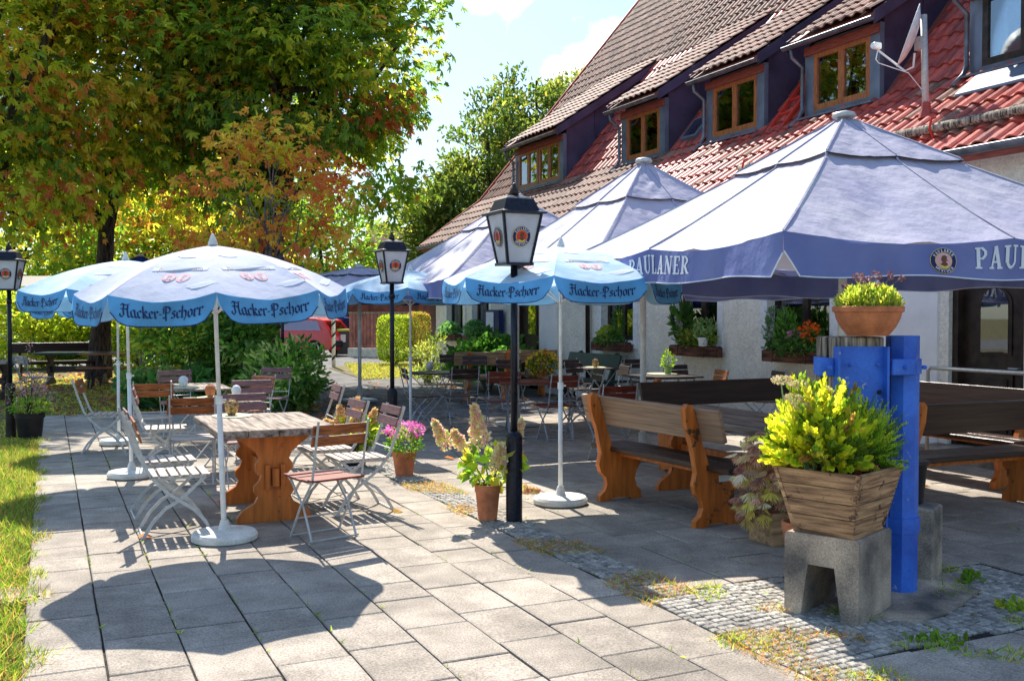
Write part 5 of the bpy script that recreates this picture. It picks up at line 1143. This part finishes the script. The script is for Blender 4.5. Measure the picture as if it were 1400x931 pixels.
# ------------------------------------------------------------------ blue post holder, bowl, planter, stool, block
t = thing('timber_post_holder', 'royal blue steel post holder clamping a weathered timber stump', 'post', (4.44, 4.50, 0), R(-20))
mb = MB(); mb.box((-.12, .02, .86), (.31, .26, 1.32), None, 1, .008); mb.build('timber_stump', 'core', t)
o8 = [(.095 * math.cos(math.pi / 8 + i * math.pi / 4), .095 * math.sin(math.pi / 8 + i * math.pi / 4)) for i in range(8)]
mb = MB(); z0, z1 = 0.0, 1.525; mb.add([(.19 + x, y - .02, z) for z in (z0, z1) for x, y in o8], [tuple(range(7, -1, -1)), tuple(range(8, 16))] + [(i, (i + 1) % 8, 8 + (i + 1) % 8, 8 + i) for i in range(8)]); mb.build('steel_column', 'bluepaint', t)
for z in (.36, 1.30):
    mb = MB(); mb.add([(.19 + x * 1.12, y * 1.12 - .02, zz) for zz in (z, z + .09) for x, y in o8], [tuple(range(7, -1, -1)), tuple(range(8, 16))] + [(i, (i + 1) % 8, 8 + (i + 1) % 8, 8 + i) for i in range(8)]); mb.build('collar', 'bluepaint', t)
mb = MB(); mb.box((-.13, -.135, .80), (.30, .012, 1.33)); mb.build('front_plate', 'bluepaint', t)
for x in (-.272, .02):
    mb = MB(); mb.box((x, -.16, .80), (.014, .07, 1.33)); mb.build('flange', 'bluepaint', t)
mb = MB(); mb.box((-.14, -.1, .10), (.11, .10, .2)); mb.box((.0, .05, .1), (.1, .1, .2)); mb.build('foot', 'bluepaint', t)
mb = MB(); mb.box((.12, -.155, 1.345), (.14, .05, .095), None, 1, .006); mb.build('clamp', 'bluepaint', t)
mb = MB(); mb.box((-.325, -.12, 1.345), (.09, .05, .105), None, 1, .006); mb.build('clamp', 'bluepaint', t)
mb = MB(); mb.box((-.29, .0, 1.345), (.012, .26, .105)); mb.build('clamp_strap', 'bluepaint', t)
for (x, z) in ((.13, 1.345), (-.325, 1.345), (-.20, 1.36), (-.02, 1.36), (-.01, 1.2), (.24, 1.345), (-.22, 1.2)):
    mb = MB(); T = Matrix.Translation((x, -.19 if abs(x) > .09 and z > 1.3 else -.147, z)) @ Matrix.Rotation(R(90), 4, 'X'); mb.lathe([(.014, -.015), (.014, .004), (.008, .006), (.008, .016), (.001, .016)], 6, T); mb.build('bolt', 'bluepaint' if z > 1.3 else 'black', t)
bx, by = 4.36, 4.44
t = thing('plant_bowl', 'wide terracotta bowl of faded lavender on top of the blue post', 'plant bowl', (bx, by, 1.527))
mb = MB(); mb.lathe([(.115, 0), (.12, .006), (.155, .05), (.18, .10), (.188, .135), (.20, .14), (.203, .168), (.195, .172), (.18, .165), (.17, .14), (.001, .14)], 36); o = mb.build('bowl', 'terra', t); smooth_by_angle(o)
blob_leaves(t, 'foliage', (0, 0, .19), (.17, .17, .09), 2600, .04, [(.26, .32, .07), (.36, .38, .10), (.16, .22, .06)], None, .14, 1.6)
tips = [(rnd.uniform(-.15, .16), rnd.uniform(-.12, .12), rnd.uniform(.27, .37)) for _ in range(18)]; stems(t, 0, 0, .15, tips, .0025, 'twig')
for tp in tips: blob_leaves(t, 'flower_spike', tp, (.01, .01, .018), 26, .014, [(.16, .07, .10), (.24, .13, .13)], None, .8)
SROT = R(24); sx, sy = 3.99, 4.27
t = thing('concrete_stool', 'weathered U shaped concrete element carrying the wooden planter', 'concrete block', (sx, sy, 0), SROT)
o = [(-.21, 0), (-.21, .44), (-.195, .455), (.195, .455), (.21, .44), (.21, 0), (.115, 0), (.075, .29), (-.075, .29), (-.115, 0)]
mb = MB(); mb.prism(o, .46, Matrix.Rotation(R(90), 4, 'Z')); mb.build('body', 'oldconc', t)
# planter
t = thing('wooden_planter', 'tapered weathered wooden planter box on the concrete stool', 'planter', (sx - .02, sy - .02, .458), R(21)); t.scale = (.92, .92, 1)
def pl_board(side, i, n=4):
    z0 = .02 + i * .085; z1 = z0 + .081; f = lambda z: .185 + .085 * z / .36; a0, a1 = f(z0), f(z1); e = .0 if i < n - 1 else .0; mb = MB(); th = .022; w = 1.12
    vs = []
    for a, z in ((a0, z0), (a1, z1)):
        vs += [(-a * w, -a, z), (a * w, -a, z), (a * w, -a + th, z), (-a * w, -a + th, z)]
    T = Matrix.Rotation(side * math.pi / 2, 4, 'Z') @ (Matrix.Translation((0, rnd.uniform(-.002, .002), 0)))
    if side % 2: T = Matrix.Rotation(side * math.pi / 2, 4, 'Z') @ Matrix.Translation((0, -.024 - .0 + (1 - w) * .0, 0)) @ Matrix.Diagonal((.90, 1, 1, 1))
    mb.add(vs, [(3, 2, 1, 0), (4, 5, 6, 7), (0, 1, 5, 4), (1, 2, 6, 5), (2, 3, 7, 6), (3, 0, 4, 7)], T); o = mb.build('board', 'wplanter', t); return o
for side in range(4):
    for i in range(4): pl_board(side, i)
mb = MB(); mb.box((0, 0, .008), (.40, .38, .022)); mb.build('base_board', 'wplanter', t)
mb = MB(); mb.box((0, 0, .31), (.46, .44, .02)); mb.build('soil', 'soil', t)
mb = MB(); mb.tube([(.268, -.04, .29), (.285, -.04, .285), (.285, -.04, .245), (.285, .04, .245), (.285, .04, .285), (.268, .04, .29)], .005, 6); mb.build('handle', 'frame', t)
for (x_, y_) in ((.24, -.262), (-.24, -.262)):
    for i in range(4):
        mb = MB(); f = .185 + .085 * (.06 + i * .085) / .36; mb.lathe([(.005, 0), (.004, .003), (.001, .003)], 6, Matrix.Translation((math.copysign(f * 1.05, x_), -f - .001, .06 + i * .085)) @ Matrix.Rotation(R(90), 4, 'X')); mb.build('nail', 'black', t)
pb = thing('stonecrop_plant', 'big lime yellow stonecrop bush filling the wooden planter', 'plant', (sx - .04, sy, .77), 0)
SED = [(.33, .38, .025), (.43, .42, .03), (.22, .30, .025), (.09, .15, .02), (.40, .32, .05), (.05, .09, .015), (.2, .13, .04)]  # darkest greens put the shade of inner gaps into the leaf colours
def sprigs(parent, name, n, c, rad, size, cols, per=16, w=None, up=.9):
    d = unit(rng.normal(size=(n * 2, 3))); d = d[d[:, 2] > -.35][:n]; n = len(d)
    tip = np.array(c) + d * np.array(rad) * (rng.uniform(.72, 1.06, n) * (1 + .1 * np.sin(d[:, 0] * 7 + d[:, 2] * 4)))[:, None]; root = np.array(c) + d * np.array(rad) * .35 + [0, 0, -.05]
    k = np.repeat(np.arange(n), per); s = np.tile(np.linspace(.25, 1.0, per), n); P = root[k] + (tip - root)[k] * s[:, None]; ax = unit(tip - root + [0, 0, .12])[k]
    side = unit(np.cross(ax, rng.normal(size=(n * per, 3)))); A = unit(side * (1.2 - .8 * s[:, None]) + ax * (.35 + .8 * s[:, None])); ci = rng.choice(len(cols), n, p=np.array(w) / sum(w) if w else None)
    return quads_object(name, leaf_quads(P, A, size * rng.uniform(.8, 1.2, n * per) * (1.1 - .45 * s), .62 if size > .05 else .4, .12), palette(n * per, cols, jit=.22, base=ci[k]), parent), tip
o, tips = sprigs(pb, 'foliage', 360, (-.10, .0, .15), (.31, .28, .38), .054, SED, 16, [3, 3, 3, 2, 1.6, 1, .3])
o, tips2 = sprigs(pb, 'fine_foliage', 560, (.17, .03, .14), (.29, .27, .30), .026, [(.21, .31, .03), (.13, .22, .025), (.27, .34, .04), (.06, .11, .02)], 20)
for c in [(-.33, .05, .52), (-.2, .06, .49), (-.1, .02, .44), (-.24, -.02, .38), (-.30, .0, .30), (-.05, .05, .46), (-.27, .02, .42)]:
    P = np.array(c) + unit(rng.normal(size=(170, 3))) * [.05, .05, .022]; quads_object('flower_head', leaf_quads(P, unit(rng.normal(size=(170, 3)) * .6 + [0, 0, 1]), np.full(170, .014), .8), palette(170, [(.55, .48, .28), (.55, .40, .34), (.48, .5, .2)]), pb)
    mb = MB(); mb.tube([(c[0] * .6, c[1], 0), (c[0] * .9, c[1], c[2] * .6), c], [.006, .005, .004], 5); mb.build('stem', 'ceramic', pb)
blob_leaves(pb, 'crimson_foliage', (.10, -.14, .02), (.07, .05, .05), 60, .04, [(.4, .04, .09), (.3, .05, .1)])
t = thing('concrete_kerb_block', 'rough upright concrete kerb block behind the blue post', 'concrete block', (4.97, 4.66, 0), R(30)); mb = MB(); mb.box((0, 0, .225), (.26, .30, .45), None, .98, .012); mb.build('body', 'oldconc', t)
t = pot('plastic_bucket', 'black plastic bucket with sprouting greens on the upright concrete block', 4.98, 4.72, .452, .125, .27, 'blackpot', 'bucket', .78, False)
blob_leaves(t, 'foliage', (0, 0, .25), (.1, .1, .03), 90, .03, [GREEN, MID])
mb = MB(); mb.lathe([(.124, .245), (.134, .25), (.134, .268), (.124, .272)], 26); mb.build('rim', 'blackpot', t)

# ------------------------------------------------------------------ window boxes
def window_box(y, L, label, spec):
    t = thing('window_box', label, 'window box', (9.44, y, 1.0), 0, 'brown wooden window boxes along the inn'); 
    mb = MB(); mb.box((0, 0, .06), (.2, L, .16), None, 1.03, .006); mb.build('trough', 'wbox', t)
    for s in (-1, 1): mb = MB(); mb.box((-.104, s * L * .3, .06), (.012, .03, .17)); mb.build('batten', 'wbox', t)
    mb = MB(); mb.box((0, 0, .145), (.17, L - .04, .012)); mb.build('soil', 'soil', t)
    for (nm, c, r_, n, sz, cols, wd, up) in spec: blob_leaves(t, nm, c, r_, n, sz, cols, None, wd, up)
    return t
M['greyprint'] = lambda: mat('faded_grey_print', (.40, .44, .52), .8, .05, 10)
M['wbox'] = lambda: mat('dark_box_wood', (.16, .06, .035), .7, .4, 3, .4, 16, stretch=(9, 1.2, 9))
DG = [(.05, .12, .03), (.09, .17, .04), (.03, .08, .025)]
window_box(11.0, 1.15, 'longest window box with rosemary and orange blooms left of the blue post', [('rosemary', (0, .42, .42), (.12, .18, .36), 500, .055, [(.10, .17, .12), (.08, .14, .08)], .15, 1.2), ('foliage', (0, .15, .38), (.12, .2, .32), 420, .08, [(.07, .16, .04), (.12, .22, .05)], .2, 1.2), ('foliage', (-.05, 0, .2), (.15, .55, .13), 420, .06, DG, .7, 0), ('blossom', (-.06, -.38, .42), (.1, .16, .12), 90, .05, [(.85, .16, .01), (.75, .1, .01)], .9, .4), ('foliage', (-.02, -.3, .28), (.13, .3, .2), 320, .05, DG, .5, .3), ('pink_blossom', (-.05, -.1, .36), (.1, .16, .06), 80, .035, [(.5, .22, .3)], .9, .5)])
window_box(13.35, 1.2, 'window box with dry grass and a white pot, second from the blue post', [('foliage', (0, .0, .24), (.13, .5, .14), 700, .09, [(.14, .2, .05), (.26, .25, .08), (.07, .13, .03)], .12, 1.0), ('spiky_foliage', (0, .35, .45), (.12, .2, .25), 120, .22, DG, .12, .8), ('foliage', (0, -.25, .45), (.13, .22, .13), 300, .05, [(.16, .24, .12), (.08, .15, .06)], .5, .1)])
t = pot('flower_pot', 'small white pot standing in the grassy window box', 9.36, 13.02, 1.15, .09, .14, 'white'); blob_leaves(t, 'foliage', (0, 0, .22), (.14, .14, .1), 120, .05, [(.2, .28, .18)])
window_box(16.0, 1.15, 'window box with yellow green succulents just right of the downpipe', [('foliage', (-.02, .1, .28), (.14, .25, .16), 340, .05, [(.24, .28, .05), (.16, .22, .04)], .7, .4), ('foliage', (-.04, 0, .18), (.15, .5, .1), 420, .05, DG, .7, 0), ('foliage', (.02, -.2, .45), (.08, .12, .3), 160, .1, DG, .2, 1)])
window_box(22.45, 1.1, 'window box of bluish succulents right of the corner window', [('foliage', (-.02, 0, .28), (.16, .5, .2), 500, .08, [(.05, .13, .07), (.08, .18, .1)], .7, .2)])
window_box(24.15, 1.2, 'window box nearest the inn corner', [('foliage', (-.02, 0, .26), (.16, .55, .17), 500, .08, [(.05, .13, .06), (.1, .2, .1)], .7, .2)])

# ------------------------------------------------------------------ shrubs, hedges
def shrub(name, label, c, rad, n, size, cols, w=None, wid=.5, cat='shrub', stemsn=8, group=None, up=.1, hollow=.35, box=False, tall=None):
    t = thing(name, label, cat, (c[0], c[1], 0), 0, group); cc = (0, 0, c[2])
    if box:
        P = rng.uniform(-1, 1, (n, 3)); ax = rng.integers(0, 3, n); sg = np.sign(rng.normal(size=n)); m_2 = rng.random(n) < .75; P[np.arange(n)[m_2], ax[m_2]] = sg[m_2] * rng.uniform(.85, 1.03, m_2.sum())
        P = P / np.maximum(1, (np.abs(P) ** 5).sum(1) ** .2)[:, None] * np.array(rad) + np.array(cc); A = unit(rng.normal(size=(n, 3)) + [0, 0, .3]); quads_object('foliage', leaf_quads(P, A, rng.uniform(.6, 1.3, n) * size, wid), palette(n, cols, w, .35), t)
    else:
        foliage('foliage', cc, rad, max(10, n // 60), 60, min(rad) * .28, size, cols, w or [1] * len(cols), t, False, None, -.95, .35, wid, None, -.1)
    mb = MB()
    for i in range(stemsn):
        a = i * 2.4; e = Vector((math.cos(a) * rad[0] * .6, math.sin(a) * rad[1] * .6, c[2] + rad[2] * .3)); mb.tube([(math.cos(a) * .06, math.sin(a) * .06, 0), e * .5 + Vector((0, 0, .05)), e], [.025, .015, .006], 5)
    mb.build('stem', 'twig', t); return t
BL = [(.09, .18, .05), (.14, .25, .06), (.05, .11, .03), (.26, .32, .14), (.34, .38, .2)]
shrub('rhododendron_bush', 'big leafy bush around the shrub lamp post beside the driveway', (3.68, 17.1, .6), (.55, .8, .55), 2200, .15, BL, [3, 3, 2, 1, 1], .3)
shrub('leafy_bush', 'tall leafy bush between the leaning tree stems and the driveway', (3.35, 19.8, 1.1), (.7, .8, .95), 2600, .16, BL, [3, 3, 2, 1, .6], .32)
shrub('leafy_bush', 'green bush left of the leaning stems above the geraniums', (2.6, 20.2, 1.2), (1.0, .9, .95), 3000, .14, [(.08, .17, .03), (.14, .22, .04), (.04, .09, .02), (.26, .28, .05)], None, .4)
shrub('hosta_plant', 'broad leaved green plants in front of the far beer table', (1.95, 18.9, .25), (.8, .5, .32), 900, .26, [(.04, .11, .04), (.07, .16, .05), (.12, .2, .08)], None, .4, 'plant', 3)
shrub('ivy_mound', 'fresh green leafy mound against the inn wall near the dark entrance', (8.7, 20.0, .68), (.6, 1.4, .48), 2800, .14, [(.05, .14, .025), (.08, .19, .03), (.03, .08, .02)], None, .7)
shrub('wall_plant', 'loose pale green plant at the wall below the corner window boxes', (8.4, 23.0, .5), (.5, .8, .6), 1300, .09, [(.15, .2, .05), (.25, .28, .1), (.1, .15, .04)], None, .3)
for i, (px, py, w_, h_, lab, cols) in enumerate([(540, 499, .48, 1.5, 'clipped lime green hedge column left of the middle parasol pole', [(.15, .22, .02), (.22, .27, .03), (.09, .14, .02)]), (571, 499, .28, 1.6, 'reddish green clipped hedge column at the inn corner', [(.15, .17, .03), (.22, .12, .04), (.10, .13, .02)])]):
    p = G(px, py); shrub('clipped_hedge', lab, (p[0], p[1], h_ / 2 + .12), (w_, .6, h_ / 2), 7000 if i == 0 else 4500, .06, cols, None, .6, 'hedge', 6, None, .1, .35, True)
p = G(228, 500); shrub('topiary_bush', 'square clipped topiary bush on bare stems behind the beer table', (p[0], p[1], 1.75), (1.0, .7, .55), 7000, .09, [(.16, .26, .02), (.24, .34, .03), (.08, .15, .02)], None, .6, 'topiary', 10, None, .1, .35, True)
HC = [(.26, .31, .03), (.34, .36, .05), (.15, .22, .03), (.09, .15, .02), (.40, .34, .06)]
for i, (px, D, rx, rz_, lab) in enumerate([(-10, 31, 2.0, 1.3, 'leftmost'), (60, 31, 1.7, 1.2, 'second'), (125, 32, 1.7, 1.25, 'third, behind the chestnut trunk'), (190, 31.5, 1.5, 1.3, 'fourth'), (262, 35, 1.8, 1.1, 'fifth, behind the topiary'), (318, 30, 1.4, 1.5, 'rightmost, behind the tree stems')]):
    la = (px - 700) / FP * D; X_ = D * math.sin(YAW) + la * math.cos(YAW); Y_ = D * math.cos(YAW) - la * math.sin(YAW)
    shrub('sunlit_shrub', 'sunlit yellow green shrub of the rear hedge, ' + lab, (X_, Y_, rz_ * .95), (rx, 1.0, rz_), 3000, .17, HC, [3, 2, 3, 2, 1], .55, group='shrubs of the rear hedge')

# ------------------------------------------------------------------ trees
def DP(px, D):
    la = (px - 700) / FP * D; return (D * math.sin(YAW) + la * math.cos(YAW), D * math.cos(YAW) - la * math.sin(YAW))
CH = [GREEN, MID, DEEP, LIME, YEL, ORG, RUST]
b = DP(362, 26); c = DP(395, 25.5); tree('chestnut_tree', 'big dark green horse chestnut in the middle with leaves browning at the edges', (b[0], b[1], 0), 11, .34, (c[0], c[1], 8.6), (3.7, 2.3, 6.2), 220, 72, .55, .21, CH, [4, 5, 1.5, 4, 1.8, .35, .2], True, nl=30, shell=.2)
b = DP(134, 26); c = DP(165, 26); tree('chestnut_tree', 'horse chestnut with a thick trunk on the left, turning yellow and orange', (b[0], b[1], 0), 11, .27, (c[0], c[1], 8.2), (4.0, 2.2, 5.4), 185, 70, .6, .21, CH, [3, 4, 1, 4, 2.8, .6, .3], True, nl=24, shell=.35)
b = DP(-60, 22); c = DP(-20, 21.5); tree('chestnut_tree', 'rusty red and yellow leaved tree at the left picture edge', (b[0], b[1], 0), 9, .3, (c[0], c[1], 7.4), (3.6, 2.0, 5.0), 150, 62, .55, .19, CH, [2, 3, .6, 4, 3.5, 2.2, .9], True, nl=18, shell=.35)
b = DP(352, 20.5); c = DP(372, 20); tree('autumn_tree', 'small thin stemmed tree with orange and red leaves behind the front parasol', (b[0], b[1], 0), 4.2, .07, (c[0], c[1], 3.9), (1.9, 1.6, 1.7), 70, 17, .26, .15, [ORG, RUST, (.55, .27, .06), YEL, LIME, (.5, .14, .06)], [3, 1.5, 3, 2, 1.6, 2], True, nl=24, shell=.4, bark='twig')
b = DP(345, 20); t = thing('leaning_tree', 'bare leaning grey tree stems rising from the bush right of the geraniums', 'tree', (b[0], b[1], 0)); mb = MB(); mb.tube([(.1, 0, 0), (.05, 0, .8), (-.2, 0, 1.5), (-.45, .1, 2.4), (-.5, .2, 3.4)], [.1, .085, .07, .05, .03], 8); mb.tube([(.12, 0, 0), (.25, 0, 1.0), (.2, 0, 1.9), (.4, 0, 3.2)], [.14, .12, .09, .04], 8); mb.build('trunk', 'twig', t, True)
i = 0
for (px, D, top, w_, lab, cols, wt) in [(20, 56, 11.5, 5.5, 'yellow green tree beyond the rear hedge, far left', [LIME, YEL, MID, GREEN], [3, 2, 3, 1]), (110, 60, 11, 5.5, 'bright lime tree beyond the rear hedge behind the left chestnut', [LIME, YEL, MID], [3, 2, 2]), (200, 58, 11.5, 5.5, 'tree beyond the rear hedge between the chestnuts', [LIME, MID, GREEN], [2, 2, 2]), (290, 55, 10.5, 5, 'orange tinted tree beyond the rear hedge', [ORG, YEL, LIME, MID], [2, 2, 2, 1]), (440, 62, 9.5, 5, 'dark tree behind the parked cars', [GREEN, MID, YEL], [3, 2, 1]), (350, 62, 11, 5.5, 'dark green tree behind the autumn tree', [GREEN, MID, LIME], [3, 2, 1])]:
    b = DP(px, D); tree('background_tree', lab, (b[0], b[1], 0), top * .75, .22, (b[0], b[1], top * .52), (w_, w_ * .8, top * .47), 90, 60, .75, .34, cols, wt, False, nl=10, shell=.3, droop=.1, group='trees beyond the rear hedge')
for (px, D, top, w_, lab) in [(612, 50, 9.0, 2.6, 'light green birch like tree left of the roof, lowest one'), (668, 50, 12.2, 2.8, 'light green tree beside the roof gable, middle one'), (735, 52, 15.2, 2.9, 'tallest light green tree behind the roof gable'), (800, 56, 16.2, 3.0, 'light green tree whose top just clears the roof slope')]:
    b = DP(px, D); tree('birch_tree', lab, (b[0], b[1], 0), top * .9, .2, (b[0], b[1], top * .55), (w_, w_ * .9, top * .46), 150, 90, .45, .26, [(.09, .13, .03), (.13, .155, .04), (.05, .08, .02), (.19, .18, .05)], [3, 2, 3, 1], False, nl=26, shell=.2, droop=.1, group='light green trees behind the roof')

# ------------------------------------------------------------------ street side: houses, shed, fence, cars
def small_house(name, label, px0, px1, D, hw, hr, wall, depth=6, roofk='rooffar', gable=False, wins=()):
    a = Vector(DP(px0, D)); b = Vector(DP(px1, D)); L = (b - a).length; mid = (a + b) / 2; t = thing(name, label, 'building', (mid.x, mid.y, 0), math.atan2((b - a).y, (b - a).x))
    mb = MB(); mb.box((0, depth / 2, hw / 2), (L, depth, hw)); w = mb.build('wall', wall, t)
    mb = MB(); e = .3
    if gable: mb.add([(-L / 2 - e, -e, hw - .1), (L / 2 + e, -e, hw - .1), (0, -e, hr), (-L / 2 - e, depth + e, hw - .1), (L / 2 + e, depth + e, hw - .1), (0, depth + e, hr)], [(0, 1, 2), (3, 5, 4), (0, 2, 5, 3), (1, 4, 5, 2), (0, 3, 4, 1)])
    else: mb.add([(-L / 2 - e, -e, hw - .1), (L / 2 + e, -e, hw - .1), (L / 2 + e, depth + e, hw - .1), (-L / 2 - e, depth + e, hw - .1), (-L / 2 - e, depth / 2, hr), (L / 2 + e, depth / 2, hr)], [(0, 1, 5, 4), (2, 3, 4, 5), (0, 4, 3), (1, 2, 5), (0, 3, 2, 1)])
    mb.build('roof', roofk, t)
    for (x, z, ww, hh) in wins:
        mb = MB(); mb.box((x, -.03, z), (ww, .08, hh)); f = mb.build('window', 'white', t)
        for s in (-1, 1): mb = MB(); mb.box((x + s * ww * .235, -.075, z), (ww * .42, .01, hh * .86)); mb.build('pane', 'glass', f)
    return t
small_house('neighbour_house', 'cream house behind the rear hedge at far left', -60, 150, 44, 2.9, 3.5, 'cream', 8, 'wdark', wins=((-.3, 1.7, 1.2, 1.2), (1.8, 1.7, 1.0, 1.2), (-2.2, 1.7, 1.0, 1.2)))
small_house('garden_building', 'small cream building with blue bench behind the topiary', 250, 284, 47, 2.3, 3.0, 'cream', 3)
small_house('far_house', 'distant house with red tiled roof above the middle lamp lantern', 496, 592, 75, 4.6, 8.6, 'cream', 9, wins=((-1.3, 3, .9, 1.2), (1.2, 3, .9, 1.2)))
small_house('wooden_barn', 'brown boarded barn behind the parked cars', 330, 470, 58, 2.6, 3.6, 'shed', 6)
small_house('wooden_shed', 'red brown boarded shed behind the slatted fence', 478, 586, 44, 2.5, 3.3, 'shed', 5)
# slatted fence on a white kerb
a = Vector(DP(477, 39.6)); b = Vector(DP(566, 38.6)); L = (b - a).length; t = thing('slatted_fence', 'brown vertical slat fence on a low white wall beside the bins', 'fence', (a.x, a.y, 0), math.atan2((b - a).y, (b - a).x))
mb = MB(); mb.box((L / 2, 0, .16), (L, .2, .34)); mb.build('base_wall', 'oldwhite', t)
mb = MB(); mb.box((L / 2, 0, 1.72), (L, .1, .07)); mb.build('top_rail', 'core', t); mb = MB(); mb.box((L / 2, .03, .6), (L, .04, .08)); mb.build('rail', 'fencew', t)
n = int(L / .155)
me = MB().box((0, 0, 0), (.118, .022, 1.32)).mesh('slat', 'fencew')
for i in range(n): link('slat', me, t, None, ((i + .5) * L / n, -.02 if i % 2 else .0, 1.02))
# bins
def bin_(px, D, label, lid):
    p = DP(px, D); t = thing('wheelie_bin', label, 'bin', (p[0], p[1], 0), R(-15)); mb = MB(); mb.box((0, 0, .52), (.46, .5, .95), None, 1.15); mb.build('body', 'bin', t); mb = MB(); mb.box((0, 0, 1.03), (.58, .64, .08), None, .85); mb.build('lid', lid, t)
    mb = MB(); mb.box((0, -.285, .7), (.2, .01, .3)); mb.build('sticker', 'pale', t)
    for s in (-1, 1): mb = MB(); mb.tube([(s * .24, .22, .1), (s * .29, .22, .1)], .1, 10); mb.build('wheel', 'rubber', t)
bin_(469, 40.5, 'grey wheelie bin with yellow lid beside the slatted fence', 'binlid')
# striped pole
p = DP(456, 31.4); t = thing('striped_pole', 'thin pole with black and white spiral stripes by the driveway', 'pole', (p[0], p[1], 0))
mb = MB(); mb.tube([(0, 0, 0), (0, 0, 2.6)], .06, 12); mb.build('shaft', 'white', t, True)
mb = MB()
for i in range(150):
    z = i * .0172; a = i * .30
    mb.add([(.0625 * math.cos(a + k * .30), .0625 * math.sin(a + k * .30), z + k * .0172 + q * .085) for k, q in ((0, 0), (1, 0), (1, 1), (0, 1))], [(0, 1, 2, 3)])
mb.build('spiral_stripe', 'black', t)
def car(px, D, rz, label, paint, L=4.1, W_=1.75, H=1.55, van=False):
    p = DP(px, D); t = thing('parked_car', label, 'car', (p[0], p[1], 0), rz)
    if van: prof = [(-L / 2, .35), (-L / 2 + .02, .9), (-L / 2 + .1, H - .15), (-L / 2 + .3, H), (L * .2, H), (L * .34, H * .62), (L / 2 - .1, H * .5), (L / 2, .7), (L / 2, .3)]
    else: prof = [(-L / 2, .38), (-L / 2 + .02, .72), (-L / 2 + .10, .98), (-L / 2 + .48, H * .92), (-L / 2 + .8, H * .985), (0, H), (L * .12, H * .97), (L * .27, H * .66), (L / 2 - .15, H * .58), (L / 2 - .02, .7), (L / 2, .35)]
    arcs = []
    base = [(L / 2 - .1, .24)]
    for wx in (L * .31, -L * .31): base += [(wx + .36 * math.cos(a), .32 + .36 * math.sin(a)) for a in [math.pi * i / 8 for i in range(9)] if .32 + .36 * math.sin(a) > .22]
    base += [(-L / 2 + .1, .24)]
    ol = prof + base; n = len(ol); mb = MB(); vs = []; secs = [(-1, .9), (-.93, 1), (.93, 1), (1, .9)]
    for (s, k) in secs:
        for (x, z) in ol:
            tz = max(0, (z - H * .6) / (H * .4)); vs.append((x * (1 if abs(s) < .95 else .985), s * W_ / 2 * (1 - .17 * tz), z - (0 if abs(s) < .95 else .03 * (z > .5))))
    fs = [tuple(range(n)), tuple(range(4 * n - 1, 3 * n - 1, -1))] + [(q * n + i, (q + 1) * n + i, (q + 1) * n + (i + 1) % n, q * n + (i + 1) % n) for q in range(3) for i in range(n)]
    mb.add(vs, fs); o = mb.build('body', paint, t); smooth_by_angle(o, 30)
    for s in (-1, 1):
        mb = MB(); gl = [(-L * .38, H * .66), (-L * .33, H * .9), (-.05, H * .93), (L * .11, H * .91), (L * .22, H * .66)] if not van else [(L * .06, H * .6), (L * .06, H * .9), (L * .19, H * .9), (L * .3, H * .62)]
        f = lambda z: W_ / 2 * (1 - .17 * max(0, (z - H * .6) / (H * .4))) + .006
        mb.add([(x, s * f(z), z) for x, z in gl], [tuple(range(len(gl)))]); mb.build('side_window', 'glass', t)
        for wx in (L * .31, -L * .31):
            mb = MB(); T = Matrix.Translation((wx, s * (W_ / 2 - .1), .32)) @ Matrix.Rotation(R(90), 4, 'X'); mb.lathe([(.20, -.1), (.30, -.1), (.325, -.06), (.325, .06), (.30, .1), (.20, .1)], 22, T); wh = mb.build('wheel', 'rubber', t)
            mb = MB(); mb.lathe([(.2, -.085), (.21, -.104), (.05, -.09), (.001, -.09)], 20, Matrix.Translation((wx, s * (W_ / 2 - .1), .32)) @ Matrix.Rotation(R(90 * s), 4, 'X')); mb.build('rim', 'rim', wh)
        mb = MB(); mb.box((-L / 2 + .06, s * (W_ / 2 - .2), .92), (.16, .3, .2)); mb.build('tail_light', 'tail', t)
        mb = MB(); mb.box((L * .2, s * (W_ / 2 + .1), 1.0), (.1, .2, .14), None, .9, .01); mb.build('mirror', paint, t)
    mb = MB(); mb.add([(-L / 2 + .105, -W_ * .38, 1.0), (-L / 2 + .105, W_ * .38, 1.0), (-L / 2 + .44, W_ * .34, H * .9), (-L / 2 + .44, -W_ * .34, H * .9)], [(0, 3, 2, 1)]); mb.build('rear_window', 'glass', t)
    mb = MB(); mb.box((-L / 2, 0, .48), (.1, W_ * .92, .26), None, 1, .03); mb.build('bumper', 'rubber' if paint == 'carred' else paint, t)
    return t
yv = math.atan2(rtv.y, rtv.x)
car(408, 41, yv + math.pi - .35, 'red compact car parked with its rear to the right behind the bush', 'carred')
car(398, 50, yv + math.pi - .1, 'white van parked behind the red car', 'carwhite', 4.8, 1.9, 2.0, True)
car(462, 50, yv + .3, 'dark blue car parked beyond the striped pole', 'carblue')
car(300, 50, yv + .1, 'white car glimpsed through the rear hedge', 'carwhite')
